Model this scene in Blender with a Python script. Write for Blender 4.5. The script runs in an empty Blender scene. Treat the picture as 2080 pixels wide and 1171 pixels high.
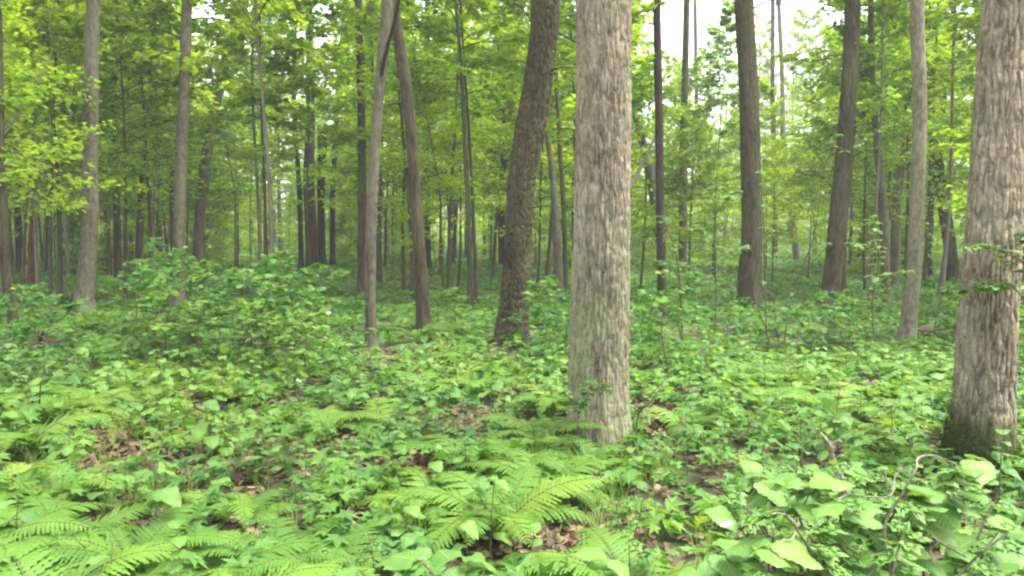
import bpy, math, random
import numpy as np
from mathutils import Matrix, Vector

random.seed(7)
RNG = np.random.default_rng(11)
R = math.radians
scene = bpy.context.scene

# ------------------------------------------------------------------ camera, sky, sun, exposure
HAZE = True
F_PX = 1632.0; CX = 1040.0; CY = 585.5; HOR = 480.0; CAM_H = 1.5
PITCH = math.atan((CY - HOR) / F_PX)
cam_d = bpy.data.cameras.new('camera'); cam = bpy.data.objects.new('camera', cam_d)
scene.collection.objects.link(cam); scene.camera = cam
cam_d.sensor_width = 36; cam_d.lens = F_PX / 2080 * 36
cam_d.clip_start = .05; cam_d.clip_end = 2000
cam.location = (0, 0, CAM_H); cam.rotation_euler = (R(90) - PITCH, 0, 0)

SUN_EL, SUN_AZ = 66, 95          # degrees; azimuth clockwise from +Y: high on the right, where the wood opens
world = bpy.data.worlds.new('World'); scene.world = world; world.use_nodes = True
nt = world.node_tree; nt.nodes.clear()
sky = nt.nodes.new('ShaderNodeTexSky'); sky.sky_type = 'NISHITA'; sky.sun_disc = False
sky.sun_elevation = R(SUN_EL); sky.sun_rotation = R(SUN_AZ)
sky.air_density = 1.0; sky.dust_density = 4.0; sky.ozone_density = 1.0
hs = nt.nodes.new('ShaderNodeHueSaturation'); hs.inputs['Saturation'].default_value = .18   # an overcast, white sky
bg = nt.nodes.new('ShaderNodeBackground'); bg.inputs['Strength'].default_value = .15
wo = nt.nodes.new('ShaderNodeOutputWorld')
nt.links.new(sky.outputs[0], hs.inputs['Color']); nt.links.new(hs.outputs[0], bg.inputs[0]); nt.links.new(bg.outputs[0], wo.inputs[0])

sd = bpy.data.lights.new('sun', 'SUN'); sun = bpy.data.objects.new('sun', sd); scene.collection.objects.link(sun)
sd.energy = 1.5; sd.angle = R(25); sd.color = (1, .965, .9)
dv = Vector((math.sin(R(SUN_AZ)) * math.cos(R(SUN_EL)), math.cos(R(SUN_AZ)) * math.cos(R(SUN_EL)), math.sin(R(SUN_EL))))
sun.rotation_euler = dv.to_track_quat('Z', 'Y').to_euler()

vs = scene.view_settings
scene.display_settings.display_device = 'sRGB'
vs.view_transform = 'Standard'; vs.look = 'None'; vs.gamma = 1; vs.use_curve_mapping = False
vs.exposure = 2.5
cy = scene.cycles
cy.max_bounces = 12; cy.diffuse_bounces = 8; cy.glossy_bounces = 2; cy.transmission_bounces = 8; cy.transparent_max_bounces = 4
cy.use_denoising = True; cy.denoiser = 'OPENIMAGEDENOISE'
cy.use_adaptive_sampling = True; cy.adaptive_threshold = .02
cy.sample_clamp_indirect = 6
scene.render.film_transparent = False
cy.filter_width = 2.3            # a phone picture, soft at this size

# ------------------------------------------------------------------ geometry of the view
cp, sp_ = math.cos(PITCH), math.sin(PITCH)
def ray(px, py):
    a = (px - CX) / F_PX; b = (CY - py) / F_PX
    return Vector((a, cp + b * sp_, -sp_ + b * cp))
def pt(px, py, Y):                   # the point seen at a pixel of the photograph, at ground distance Y
    r = ray(px, py); return Vector((r.x / r.y * Y, Y, CAM_H + r.z / r.y * Y))
def ground_Y(py):
    r = ray(CX, py); return CAM_H / (-r.z) * r.y
def to_px(x, y, z):
    dy = y * cp - (z - CAM_H) * sp_; dz = y * sp_ + (z - CAM_H) * cp
    return CX + F_PX * x / dy, CY - F_PX * dz / dy
def gz(x, y):
    x = np.asarray(x, float); y = np.asarray(y, float)
    k = np.clip(y / 8, .25, 1)
    return k * (.045 * np.sin(x * .9 + 1.3) * np.cos(y * .55 + .4) + .03 * np.sin(x * 1.9 - y * 1.1 + 2) + .05 * np.sin(y * .23 + x * .31))

# ------------------------------------------------------------------ mesh helpers
def smooth01(t): t = np.clip(t, 0, 1); return t * t * (3 - 2 * t)
def norm(v): return v / np.maximum(np.linalg.norm(v, axis=-1, keepdims=True), 1e-9)

class Geo:
    def __init__(s): s.V = []; s.L = []; s.n = 0; s.attr = {'tint': [], 'leafco': []}
    def add(s, V, F, mat=0, tint=.5, co=None, smooth=True):
        V = np.asarray(V, float); F = np.asarray(F, int)
        s.V.append(V); s.L.append((F + s.n, mat, smooth)); s.n += len(V)
        s.attr['tint'].append(np.broadcast_to(np.asarray(tint, float), (len(V),)))
        s.attr['leafco'].append(np.zeros((len(V), 3)) if co is None else co)
    def mesh(s, name, mats):
        me = bpy.data.meshes.new(name)
        V = np.concatenate(s.V)
        me.vertices.add(len(V)); me.vertices.foreach_set('co', V.astype(np.float32).ravel())
        loops = np.concatenate([F.ravel() for F, _, _ in s.L])
        tot = np.concatenate([np.full(len(F), F.shape[1]) for F, _, _ in s.L])
        st = np.concatenate([[0], np.cumsum(tot)[:-1]])
        me.loops.add(len(loops)); me.loops.foreach_set('vertex_index', loops.astype(np.int32))
        me.polygons.add(len(tot)); me.polygons.foreach_set('loop_start', st.astype(np.int32)); me.polygons.foreach_set('loop_total', tot.astype(np.int32))
        me.polygons.foreach_set('material_index', np.concatenate([np.full(len(F), m) for F, m, _ in s.L]).astype(np.int32))
        me.polygons.foreach_set('use_smooth', np.concatenate([np.full(len(F), sm) for F, _, sm in s.L]))
        a = me.attributes.new('tint', 'FLOAT', 'POINT'); a.data.foreach_set('value', np.concatenate(s.attr['tint']).astype(np.float32))
        a = me.attributes.new('leafco', 'FLOAT_VECTOR', 'POINT'); a.data.foreach_set('vector', np.concatenate(s.attr['leafco']).astype(np.float32).ravel())
        me.update(); me.validate()
        for m in mats: me.materials.append(m)
        return me

def tube(geo, P, rad, n=6, mat=0, tint=.5, disp=None, cap=False):
    """a tapered tube through the points P; disp(angle, height) -> offset along the radius"""
    P = np.asarray(P, float); rad = np.asarray(rad, float); m = len(P)
    T = norm(np.gradient(P, axis=0)); ref = np.array([1., 0, 0]) if abs(T[0][0]) < .9 else np.array([0, 1., 0])
    A = norm(np.cross(T, ref)); B = np.cross(T, A)
    th = np.arange(n) / n * 2 * math.pi
    r = np.repeat(rad[:, None], n, 1)
    if disp is not None: r = r + disp(th[None, :], P[:, 2:3], r)
    V = P[:, None] + r[..., None] * (np.cos(th)[None, :, None] * A[:, None] + np.sin(th)[None, :, None] * B[:, None])
    i = np.arange(m - 1)[:, None]; j = np.arange(n)[None]; k = (j + 1) % n
    F = np.stack([i * n + j, i * n + k, (i + 1) * n + k, (i + 1) * n + j], -1).reshape(-1, 4)
    geo.add(V.reshape(-1, 3), F, mat, tint)
    if cap:
        for e, idx in ((0, np.arange(n)), (m - 1, (m - 1) * n + np.arange(n))):
            geo.add(np.vstack([V[e], P[e][None]]), np.array([[q, (q + 1) % n, n] for q in range(n)]), mat, tint)
def curve_pts(P, n):
    P = np.asarray(P, float); m = len(P)
    if m < 3:
        t = np.linspace(0, 1, n)[:, None]; return P[0] * (1 - t) + P[-1] * t
    t = np.linspace(0, m - 1, n); i = np.clip(t.astype(int), 0, m - 2); f = (t - i)[:, None]
    g = lambda k: P[np.clip(k, 0, m - 1)]
    a, b, c, d = g(i - 1), g(i), g(i + 1), g(i + 2)
    return .5 * (2 * b + (c - a) * f + (2 * a - 5 * b + 4 * c - d) * f ** 2 + (3 * b - a - 3 * c + d) * f ** 3)

# value noise and worley noise on numpy arrays (for bark relief)
TAB = RNG.random((256, 256))
def vnoise(u, v):
    i, j = np.floor(u).astype(int), np.floor(v).astype(int); f, g = smooth01(u - i), smooth01(v - j)
    h = lambda a, b: TAB[a % 256, b % 256]
    return (h(i, j) * (1 - f) + h(i + 1, j) * f) * (1 - g) + (h(i, j + 1) * (1 - f) + h(i + 1, j + 1) * f) * g
TX, TY = RNG.random((256, 256)), RNG.random((256, 256))
def worley(u, v, wrap):
    """distance between the two closest cell borders; u repeats after wrap cells"""
    i, j = np.floor(u).astype(int), np.floor(v).astype(int)
    d1 = np.full(u.shape, 9.); d2 = np.full(u.shape, 9.); ident = np.zeros(u.shape)
    for a in (-1, 0, 1):
        for b in (-1, 0, 1):
            ii, jj = (i + a) % wrap, (j + b)
            dx = i + a + TX[ii % 256, jj % 256] - u; dy = j + b + TY[ii % 256, jj % 256] - v
            d = np.sqrt(dx * dx + dy * dy)
            new = d < d1
            d2 = np.where(new, d1, np.minimum(d2, d)); ident = np.where(new, TAB[ii % 256, jj % 256], ident); d1 = np.where(new, d, d1)
    return d2 - d1, ident
def bark_relief(rad0, amp, cw=.022, ch=.13, seed=0, lobes=.03):
    """long interlaced ridges between furrows, loose plate edges, and slow swellings of the stem"""
    wrap = max(6, int(round(2 * math.pi * rad0 / cw)))
    def f(th, z, r):
        th = th + 0 * z; z = z + 0 * th
        u = th / (2 * math.pi) * wrap; v = z / ch + seed * 17.3
        wz = (vnoise(th * 3 + seed, z * 3) - .5) * 1.0 * np.sin(th / 2) ** 2
        w, ident = worley(u + wz, v + ident_jit(th, wrap, seed), wrap)
        w2, _ = worley(u + 3.7 + wz, v * 2.3, wrap)
        ridge = smooth01(w * 2.8) * (.75 + .5 * vnoise(th * 1.6 + seed, z * 1.1))
        o = amp * (ridge - .6) + amp * .35 * (ident - .5) * ridge + amp * .22 * smooth01(w2 * 3) + amp * .25 * (vnoise(u * 3, z * 60) - .5)
        o = o + r * lobes * (np.sin(th * 3 + seed + z * .6) * .6 + np.sin(th * 5 - z * .9) * .4)
        return o
    return f
def ident_jit(th, wrap, seed):
    c = np.floor(th / (2 * math.pi) * wrap).astype(int) % wrap
    return TAB[c % 256, (seed * 7) % 256] * 0

# ------------------------------------------------------------------ materials
def new_mat(name):
    m = bpy.data.materials.new(name); m.use_nodes = True; m.node_tree.nodes.clear()
    return m, m.node_tree.nodes, m.node_tree.links
def ramp(N, stops):
    r = N.new('ShaderNodeValToRGB'); e = r.color_ramp.elements
    while len(e) < len(stops): e.new(.5)
    for k, (p, c) in enumerate(stops): e[k].position = p; e[k].color = (*c, 1)
    return r
def math_n(N, L, op, a, b=None, clamp=False):
    m = N.new('ShaderNodeMath'); m.operation = op; m.use_clamp = clamp
    for k, x in enumerate((a, b)):
        if x is None: continue
        if isinstance(x, (int, float)): m.inputs[k].default_value = x
        else: L.new(x, m.inputs[k])
    return m.outputs[0]

def leaf_mat(name, stops, trans=.35, veins=False, rough=.5, warm=(1.25, 1.2, .5), rnd=.5):
    m, N, L = new_mat(name)
    at = N.new('ShaderNodeAttribute'); at.attribute_name = 'tint'
    oi = N.new('ShaderNodeObjectInfo')
    geo = N.new('ShaderNodeNewGeometry')
    no = N.new('ShaderNodeTexNoise'); no.inputs['Scale'].default_value = .45; no.inputs['Detail'].default_value = 1; L.new(geo.outputs['Position'], no.inputs['Vector'])
    t = math_n(N, L, 'ADD', at.outputs['Fac'], math_n(N, L, 'MULTIPLY', math_n(N, L, 'SUBTRACT', oi.outputs['Random'], .5), rnd))
    t = math_n(N, L, 'ADD', t, math_n(N, L, 'MULTIPLY', math_n(N, L, 'SUBTRACT', no.outputs[0], .5), .9), True)
    rp = ramp(N, stops); L.new(t, rp.inputs[0]); col = rp.outputs[0]
    pr = N.new('ShaderNodeBsdfPrincipled'); pr.inputs['Roughness'].default_value = rough; pr.inputs['Specular IOR Level'].default_value = .22
    sp = N.new('ShaderNodeTexNoise'); sp.inputs['Scale'].default_value = 55; sp.inputs['Detail'].default_value = 2; L.new(geo.outputs['Position'], sp.inputs['Vector'])
    spf = math_n(N, L, 'MULTIPLY', math_n(N, L, 'SUBTRACT', sp.outputs[0], .6), 6, True)
    mb = N.new('ShaderNodeMix'); mb.data_type = 'RGBA'; L.new(math_n(N, L, 'MULTIPLY', spf, .55 if veins else .2), mb.inputs[0]); L.new(col, mb.inputs[6]); mb.inputs[7].default_value = (.2, .2, .05, 1)
    col = mb.outputs[2]
    if veins:
        lc = N.new('ShaderNodeAttribute'); lc.attribute_name = 'leafco'
        sx = N.new('ShaderNodeSeparateXYZ'); L.new(lc.outputs['Vector'], sx.inputs[0])
        ax = math_n(N, L, 'ABSOLUTE', sx.outputs[0])
        side = math_n(N, L, 'SINE', math_n(N, L, 'MULTIPLY', math_n(N, L, 'SUBTRACT', math_n(N, L, 'MULTIPLY', ax, .75), sx.outputs[1]), 46))
        side = math_n(N, L, 'POWER', math_n(N, L, 'MAXIMUM', side, 0), 8)
        mid = math_n(N, L, 'LESS_THAN', ax, .014)
        vf = math_n(N, L, 'MAXIMUM', math_n(N, L, 'MULTIPLY', side, .6), math_n(N, L, 'MULTIPLY', mid, .8))
        mx = N.new('ShaderNodeMix'); mx.data_type = 'RGBA'; L.new(vf, mx.inputs[0]); L.new(col, mx.inputs[6]); mx.inputs[7].default_value = (.24, .34, .12, 1)
        col = mx.outputs[2]
        bp = N.new('ShaderNodeBump'); bp.inputs['Strength'].default_value = .5; bp.inputs['Distance'].default_value = .002
        L.new(math_n(N, L, 'MULTIPLY', vf, -1), bp.inputs['Height']); L.new(bp.outputs[0], pr.inputs['Normal'])
    L.new(col, pr.inputs['Base Color'])
    mu = N.new('ShaderNodeMix'); mu.data_type = 'RGBA'; mu.blend_type = 'MULTIPLY'; mu.inputs[0].default_value = 1
    L.new(col, mu.inputs[6]); mu.inputs[7].default_value = (*warm, 1)
    tr = N.new('ShaderNodeBsdfTranslucent'); L.new(mu.outputs[2], tr.inputs[0])
    ms = N.new('ShaderNodeMixShader'); ms.inputs[0].default_value = trans
    L.new(pr.outputs[0], ms.inputs[1]); L.new(tr.outputs[0], ms.inputs[2])
    out = N.new('ShaderNodeOutputMaterial'); L.new(ms.outputs[0], out.inputs[0])
    return m

def bark_mat(name, dark, light, scale=1., bump=.5, lichen=0., lichen_col=(.18, .2, .11), moss=0., bump_d=.012, stretch=.12, low=0.):
    m, N, L = new_mat(name)
    tc = N.new('ShaderNodeTexCoord')
    def tex(kind, sx, sz, **kw):
        mp = N.new('ShaderNodeMapping'); mp.inputs['Scale'].default_value = (sx, sx, sz); L.new(tc.outputs['Object'], mp.inputs[0])
        t = N.new(kind); L.new(mp.outputs[0], t.inputs['Vector'])
        for k, v in kw.items(): t.inputs[k].default_value = v
        return t
    n1 = tex('ShaderNodeTexNoise', 26 * scale, 26 * scale * stretch, Scale=1., Detail=5., Roughness=.62)
    n2 = tex('ShaderNodeTexNoise', 3, 1.2, Scale=1., Detail=4., Roughness=.6)
    n3 = tex('ShaderNodeTexVoronoi', 38 * scale, 38 * scale * stretch, Scale=1.)
    n4 = tex('ShaderNodeTexNoise', 150, 60, Scale=1., Detail=2.)
    f = math_n(N, L, 'ADD', math_n(N, L, 'MULTIPLY', n1.outputs[0], .75), math_n(N, L, 'MULTIPLY', n2.outputs[0], .45))
    f = math_n(N, L, 'ADD', f, math_n(N, L, 'MULTIPLY', math_n(N, L, 'SUBTRACT', n4.outputs[0], .5), .3))
    rp = ramp(N, [(.44, dark), (.6, tuple((a + b) / 2 for a, b in zip(dark, light))), (.76, light)]); L.new(f, rp.inputs[0]); col = rp.outputs[0]
    def over(col, fac, c):
        mx = N.new('ShaderNodeMix'); mx.data_type = 'RGBA'; L.new(fac, mx.inputs[0]); L.new(col, mx.inputs[6]); mx.inputs[7].default_value = (*c, 1); return mx.outputs[2]
    if lichen:
        n5 = tex('ShaderNodeTexNoise', 5, 2.2, Scale=1., Detail=6., Roughness=.7)
        lf = math_n(N, L, 'MULTIPLY', math_n(N, L, 'MULTIPLY', math_n(N, L, 'SUBTRACT', n5.outputs[0], .5), 6, True), lichen)
        col = over(col, lf, lichen_col)
    if low:      # pale green crust on the lower stem
        sx = N.new('ShaderNodeSeparateXYZ'); L.new(tc.outputs['Object'], sx.inputs[0])
        n6 = tex('ShaderNodeTexNoise', 9, 4, Scale=1., Detail=5., Roughness=.7)
        lw = math_n(N, L, 'MULTIPLY', math_n(N, L, 'SUBTRACT', low, sx.outputs[2]), 1.6, True)
        lw = math_n(N, L, 'MULTIPLY', lw, math_n(N, L, 'MULTIPLY', math_n(N, L, 'SUBTRACT', n6.outputs[0], .42), 5, True))
        col = over(col, math_n(N, L, 'MULTIPLY', lw, .65), (.19, .235, .11))
    if moss:
        sx = N.new('ShaderNodeSeparateXYZ'); L.new(tc.outputs['Object'], sx.inputs[0])
        mz = math_n(N, L, 'ADD', sx.outputs[2], math_n(N, L, 'MULTIPLY', math_n(N, L, 'SUBTRACT', n2.outputs[0], .5), .5))
        mz = math_n(N, L, 'MULTIPLY', math_n(N, L, 'SUBTRACT', moss, mz), 9, True)
        col = over(col, math_n(N, L, 'MULTIPLY', mz, .85), (.045, .06, .012))
    pr = N.new('ShaderNodeBsdfPrincipled'); pr.inputs['Roughness'].default_value = .92; pr.inputs['Specular IOR Level'].default_value = .15
    L.new(col, pr.inputs['Base Color'])
    h = math_n(N, L, 'ADD', n1.outputs[0], math_n(N, L, 'MULTIPLY', n3.outputs['Distance'], .6))
    bp = N.new('ShaderNodeBump'); bp.inputs['Strength'].default_value = bump; bp.inputs['Distance'].default_value = bump_d
    L.new(h, bp.inputs['Height']); L.new(bp.outputs[0], pr.inputs['Normal'])
    out = N.new('ShaderNodeOutputMaterial'); L.new(pr.outputs[0], out.inputs[0])
    return m

G_LOW = [(0., (.04, .125, .032)), (.3, (.078, .19, .04)), (.6, (.12, .245, .044)), (.85, (.165, .29, .046)), (1., (.25, .32, .05))]
G_FERN = [(0., (.065, .165, .026)), (.5, (.12, .24, .034)), (.85, (.18, .29, .04)), (1., (.27, .28, .06))]
G_TREE = [(0., (.05, .125, .018)), (.4, (.15, .27, .028)), (.75, (.215, .345, .034)), (1., (.27, .375, .038))]
M = {}
M['leaf'] = leaf_mat('seedling_leaf', G_LOW, .38, True, .42)
M['leaf_far'] = leaf_mat('undergrowth_leaf', G_LOW, .42, False, .5)
M['leaf_big'] = leaf_mat('shrub_leaf', [(0., (.03, .105, .022)), (.35, (.07, .18, .036)), (.75, (.115, .24, .046)), (1., (.16, .28, .05))], .35, True, .42)
M['leaf_herb'] = leaf_mat('herb_leaf', [(0., (.06, .2, .03)), (1., (.12, .3, .04))], .35, False, .45)
M['fern'] = leaf_mat('fern_frond', G_FERN, .4, False, .5)
M['tree_leaf'] = leaf_mat('tree_leaf', G_TREE, .6, False, .5, (1.95, 1.7, .55))
M['stem'] = bark_mat('green_stem', (.06, .07, .03), (.16, .17, .07), 3, .1)
M['twig'] = bark_mat('twig_bark', (.05, .04, .03), (.13, .105, .08), 3, .2)
M['bark_tan'] = bark_mat('tan_ridged_bark', (.062, .05, .034), (.335, .288, .205), 1.3, .6, stretch=.22, low=1.5, lichen=.5, lichen_col=(.2, .225, .13))
M['bark_tan_mossy'] = bark_mat('tan_ridged_bark_with_moss', (.07, .057, .038), (.335, .288, .205), 1.3, .6, stretch=.22, lichen=.35, moss=.42)
M['bark_brown'] = bark_mat('brown_rough_bark', (.014, .0125, .006), (.096, .083, .048), 1.3, .9, lichen=.2, lichen_col=(.09, .105, .045))
M['bark_grey'] = bark_mat('grey_smooth_bark', (.045, .039, .026), (.145, .127, .088), .8, .35, lichen=.5, lichen_col=(.14, .155, .09), stretch=.5)
M['bark_dark'] = bark_mat('dark_bark', (.014, .011, .008), (.058, .045, .031), 1.3, .8)
M['bark_far'] = bark_mat('forest_bark', (.025, .022, .013), (.1, .088, .055), 1, .7)
M['bark_lichen'] = bark_mat('pale_lichened_bark', (.07, .062, .043), (.235, .21, .152), .8, .4, lichen=.7, lichen_col=(.18, .2, .12), stretch=.5)
M['bark_pale'] = bark_mat('pale_far_bark', (.084, .069, .051), (.204, .180, .138), 1, .5)
M['dead'] = bark_mat('bleached_wood', (.14, .115, .085), (.33, .29, .235), 2, .4)
M['rot'] = bark_mat('red_rotten_wood', (.045, .018, .009), (.162, .077, .038), 1.5, .8)
M['petal'] = leaf_mat('white_petal', [(0., (.75, .75, .72)), (1., (.82, .82, .8))], .3, False, .6, (1, 1, 1))

def ground_mat():
    m, N, L = new_mat('forest_floor')
    tc = N.new('ShaderNodeTexCoord')
    v = N.new('ShaderNodeTexVoronoi'); v.inputs['Scale'].default_value = 18; L.new(tc.outputs['Object'], v.inputs['Vector'])
    n = N.new('ShaderNodeTexNoise'); n.inputs['Scale'].default_value = 1.1; n.inputs['Detail'].default_value = 6; L.new(tc.outputs['Object'], n.inputs['Vector'])
    n2 = N.new('ShaderNodeTexNoise'); n2.inputs['Scale'].default_value = 30; n2.inputs['Detail'].default_value = 4; L.new(tc.outputs['Object'], n2.inputs['Vector'])
    sx = N.new('ShaderNodeSeparateColor'); L.new(v.outputs['Color'], sx.inputs[0])
    f = math_n(N, L, 'ADD', math_n(N, L, 'MULTIPLY', sx.outputs[0], .5), math_n(N, L, 'MULTIPLY', n2.outputs[0], .5))
    rp = ramp(N, [(.2, (.02, .014, .009)), (.5, (.055, .036, .022)), (.8, (.12, .08, .05))]); L.new(f, rp.inputs[0])
    g = ramp(N, [(.42, (0, 0, 0)), (.62, (1, 1, 1))]); L.new(n.outputs[0], g.inputs[0])
    mx = N.new('ShaderNodeMix'); mx.data_type = 'RGBA'; L.new(math_n(N, L, 'MULTIPLY', g.outputs[0], .7), mx.inputs[0]); L.new(rp.outputs[0], mx.inputs[6]); mx.inputs[7].default_value = (.045, .085, .018, 1)
    pr = N.new('ShaderNodeBsdfPrincipled'); pr.inputs['Roughness'].default_value = .95; L.new(mx.outputs[2], pr.inputs['Base Color'])
    bp = N.new('ShaderNodeBump'); bp.inputs['Distance'].default_value = .03; bp.inputs['Strength'].default_value = .8; L.new(f, bp.inputs['Height']); L.new(bp.outputs[0], pr.inputs['Normal'])
    out = N.new('ShaderNodeOutputMaterial'); L.new(pr.outputs[0], out.inputs[0]); return m
def litter_mat():
    m, N, L = new_mat('dead_leaf')
    at = N.new('ShaderNodeAttribute'); at.attribute_name = 'tint'
    rp = ramp(N, [(0., (.025, .017, .01)), (.35, (.07, .042, .02)), (.7, (.15, .098, .046)), (.93, (.24, .175, .085)), (1., (.29, .235, .13))]); L.new(at.outputs['Fac'], rp.inputs[0])
    pr = N.new('ShaderNodeBsdfPrincipled'); pr.inputs['Roughness'].default_value = .7; L.new(rp.outputs[0], pr.inputs['Base Color'])
    out = N.new('ShaderNodeOutputMaterial'); L.new(pr.outputs[0], out.inputs[0]); return m
M['ground'] = ground_mat(); M['litter'] = litter_mat()

# ------------------------------------------------------------------ object helpers
COL = scene.collection
def obj(name, mesh, parent=None, loc=(0, 0, 0), rot=(0, 0, 0), sc=None, kind=None):
    o = bpy.data.objects.new(name, mesh); COL.objects.link(o); o.parent = parent
    o.location = loc; o.rotation_euler = rot
    if sc is not None: o.scale = (sc, sc, sc) if isinstance(sc, (int, float)) else sc
    if kind: o['kind'] = kind
    return o
def thing(name, label, cat, loc, rz=0, group=None, sc=None):
    o = obj(name, None, None, loc, (0, 0, rz), sc); o.empty_display_size = .1
    o['label'] = label; o['category'] = cat
    if group: o['group'] = group
    return o

ZONES = [(-1e9, 20, 'outside the edge trunk'), (20, 172, 'between edge and knobbly trunks'), (172, 362, 'between knobbly and straight trunks'),
         (362, 560, 'beside the straight trunk'), (560, 755, 'between dark clump and slim trunk'), (755, 860, 'between slim and curved trunks'),
         (860, 1030, 'between curved and leaning trunks'), (1030, 1215, 'between leaning and ridged trunks'),
         (1215, 1345, 'between ridged trunk and pole tree'), (1345, 1520, 'between pole tree and stout trunk'),
         (1520, 1680, 'between stout and tilted trunks'), (1680, 1845, 'between tilted and pale trunks'),
         (1845, 1990, 'between pale and mossy trunks'), (1990, 1e9, 'beyond the mossy trunk')]
ORD = ['first', 'second', 'third', 'fourth', 'fifth', 'sixth', 'seventh', 'eighth', 'ninth', 'tenth', 'eleventh', 'twelfth', 'thirteenth', 'fourteenth', 'fifteenth', 'sixteenth',
       'seventeenth', 'eighteenth', 'nineteenth', 'twentieth']
pending = []
def zone(x, y):
    px = CX + F_PX * x / max(y, .5)
    for a, b, t in ZONES:
        if a <= px < b: return t
def auto_label(o, desc, shared=False):
    pending.append((o, desc, zone(o.location.x, o.location.y), o.location.y, shared))
def settle_labels():
    by = {}
    for p in pending: by.setdefault((p[1], p[2]), []).append(p)
    for (desc, z), v in by.items():
        v.sort(key=lambda p: p[3])
        for k, (o, _, _, y, sh) in enumerate(v):
            if len(v) == 1: o['label'] = f'{desc} {z}'
            elif sh or k >= len(ORD) - 1: o['label'] = f'{desc} far back {z}'; o['group'] = f'{desc}s far back {z}'
            else: o['label'] = f'{ORD[k]} {desc} from the camera, {z}'

# ------------------------------------------------------------------ leaves
def leaf_template(kind):
    """verts (k,3): x across, y along from the stalk end, z up; unit length"""
    if kind == 'rhomb':
        V = np.array([[0, 0, 0], [-.33, .45, .08], [0, 1, -.1], [.33, .45, .08]]); F = np.array([[0, 1, 2], [0, 2, 3]])
        return V, F[:, ::-1].copy()
    if kind == 'oval':
        V = np.array([[0, 0, 0], [-.3, .25, .05], [-.36, .55, .07], [0, 1, -.16], [.36, .55, .07], [.3, .25, .05], [0, .5, 0]])
        F = np.array([[0, 6, 1], [1, 6, 2], [2, 6, 3], [3, 6, 4], [4, 6, 5], [5, 6, 0]]); return V, F
    if kind == 'star':      # a small maple leaf of five points
        V = [[0, 0, 0]]; 
        for a, r in ((-150, .25), (-110, .5), (-75, .32), (-48, .72), (-24, .42), (0, .95), (24, .42), (48, .72), (75, .32), (110, .5), (150, .25)):
            V.append([math.sin(R(a)) * r, .12 + math.cos(R(a)) * r * .9, .06 - .22 * r * r])
        V = np.array(V); c = np.array([[0, .14, .0]]); V = np.vstack([V, c]); n = len(V) - 1
        F = np.array([[n, k, k + 1] for k in range(1, n - 1)] + [[n, n - 1, 1]]); return V, F[:, ::-1].copy()
def scatter_leaves(geo, P, D, U, S, kind='rhomb', mat=0, tint=None):
    """one leaf per row: position, direction, up vector, length"""
    V, F = leaf_template(kind); n = len(P); k = len(V)
    D = norm(D); X = norm(np.cross(D, U)); Z = np.cross(X, D)
    W = P[:, None] + S[:, None, None] * (V[None, :, 0:1] * X[:, None] + V[None, :, 1:2] * D[:, None] + V[None, :, 2:3] * Z[:, None])
    FF = (F[None] + (np.arange(n) * k)[:, None, None]).reshape(-1, F.shape[1])
    if tint is None: tint = np.clip(RNG.normal(.45, .2, n), 0, 1)
    geo.add(W.reshape(-1, 3), FF, mat, np.repeat(tint, k), np.tile(V, (n, 1)), False)

def blade_mesh(name, mat, W, serr=.03, fold=.12, droop=.25, n=9, wave=.0, pet=.25, seed=0, base=0.):
    """a leaf with a midrib: W(t) half width; toothed edge, folded along the rib, drooping tip, with its stalk"""
    rg = np.random.default_rng(seed); g = Geo()
    t = np.linspace(0, 1, n); w = np.array([W(a) for a in t]); w[-1] = 0.004
    w[1:-1] *= 1 + serr * np.where(np.arange(n)[1:-1] % 2, 1, -1)
    zc = -droop * t ** 2 + .04 * np.sin(t * 5 + seed)
    V = []; 
    for s in (-1, -.5, 0, .5, 1):
        z = zc + fold * abs(s) * w * 1.5 - abs(s) ** 2 * w * .35 + wave * np.sin(t * 9 + s * 2 + seed) * abs(s) * w
        lob = base * np.exp(-(t / .12) ** 2) * abs(s)
        V.append(np.stack([s * w, t - lob, z], 1))
    V = np.array(V).reshape(-1, 3); co = V.copy(); V[:, 1] += pet
    F = np.array([[a * n + b, a * n + b + 1, (a + 1) * n + b + 1, (a + 1) * n + b] for a in range(4) for b in range(n - 1)])
    g.add(V, F[:, ::-1], 0, .5, co)
    tube(g, [(0, 0, 0), (0, pet * .5, .03), (0, pet + .02, zc[0])], [.012, .01, .008], 3, 1)
    return g.mesh(name, [mat, M['stem']])
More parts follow.
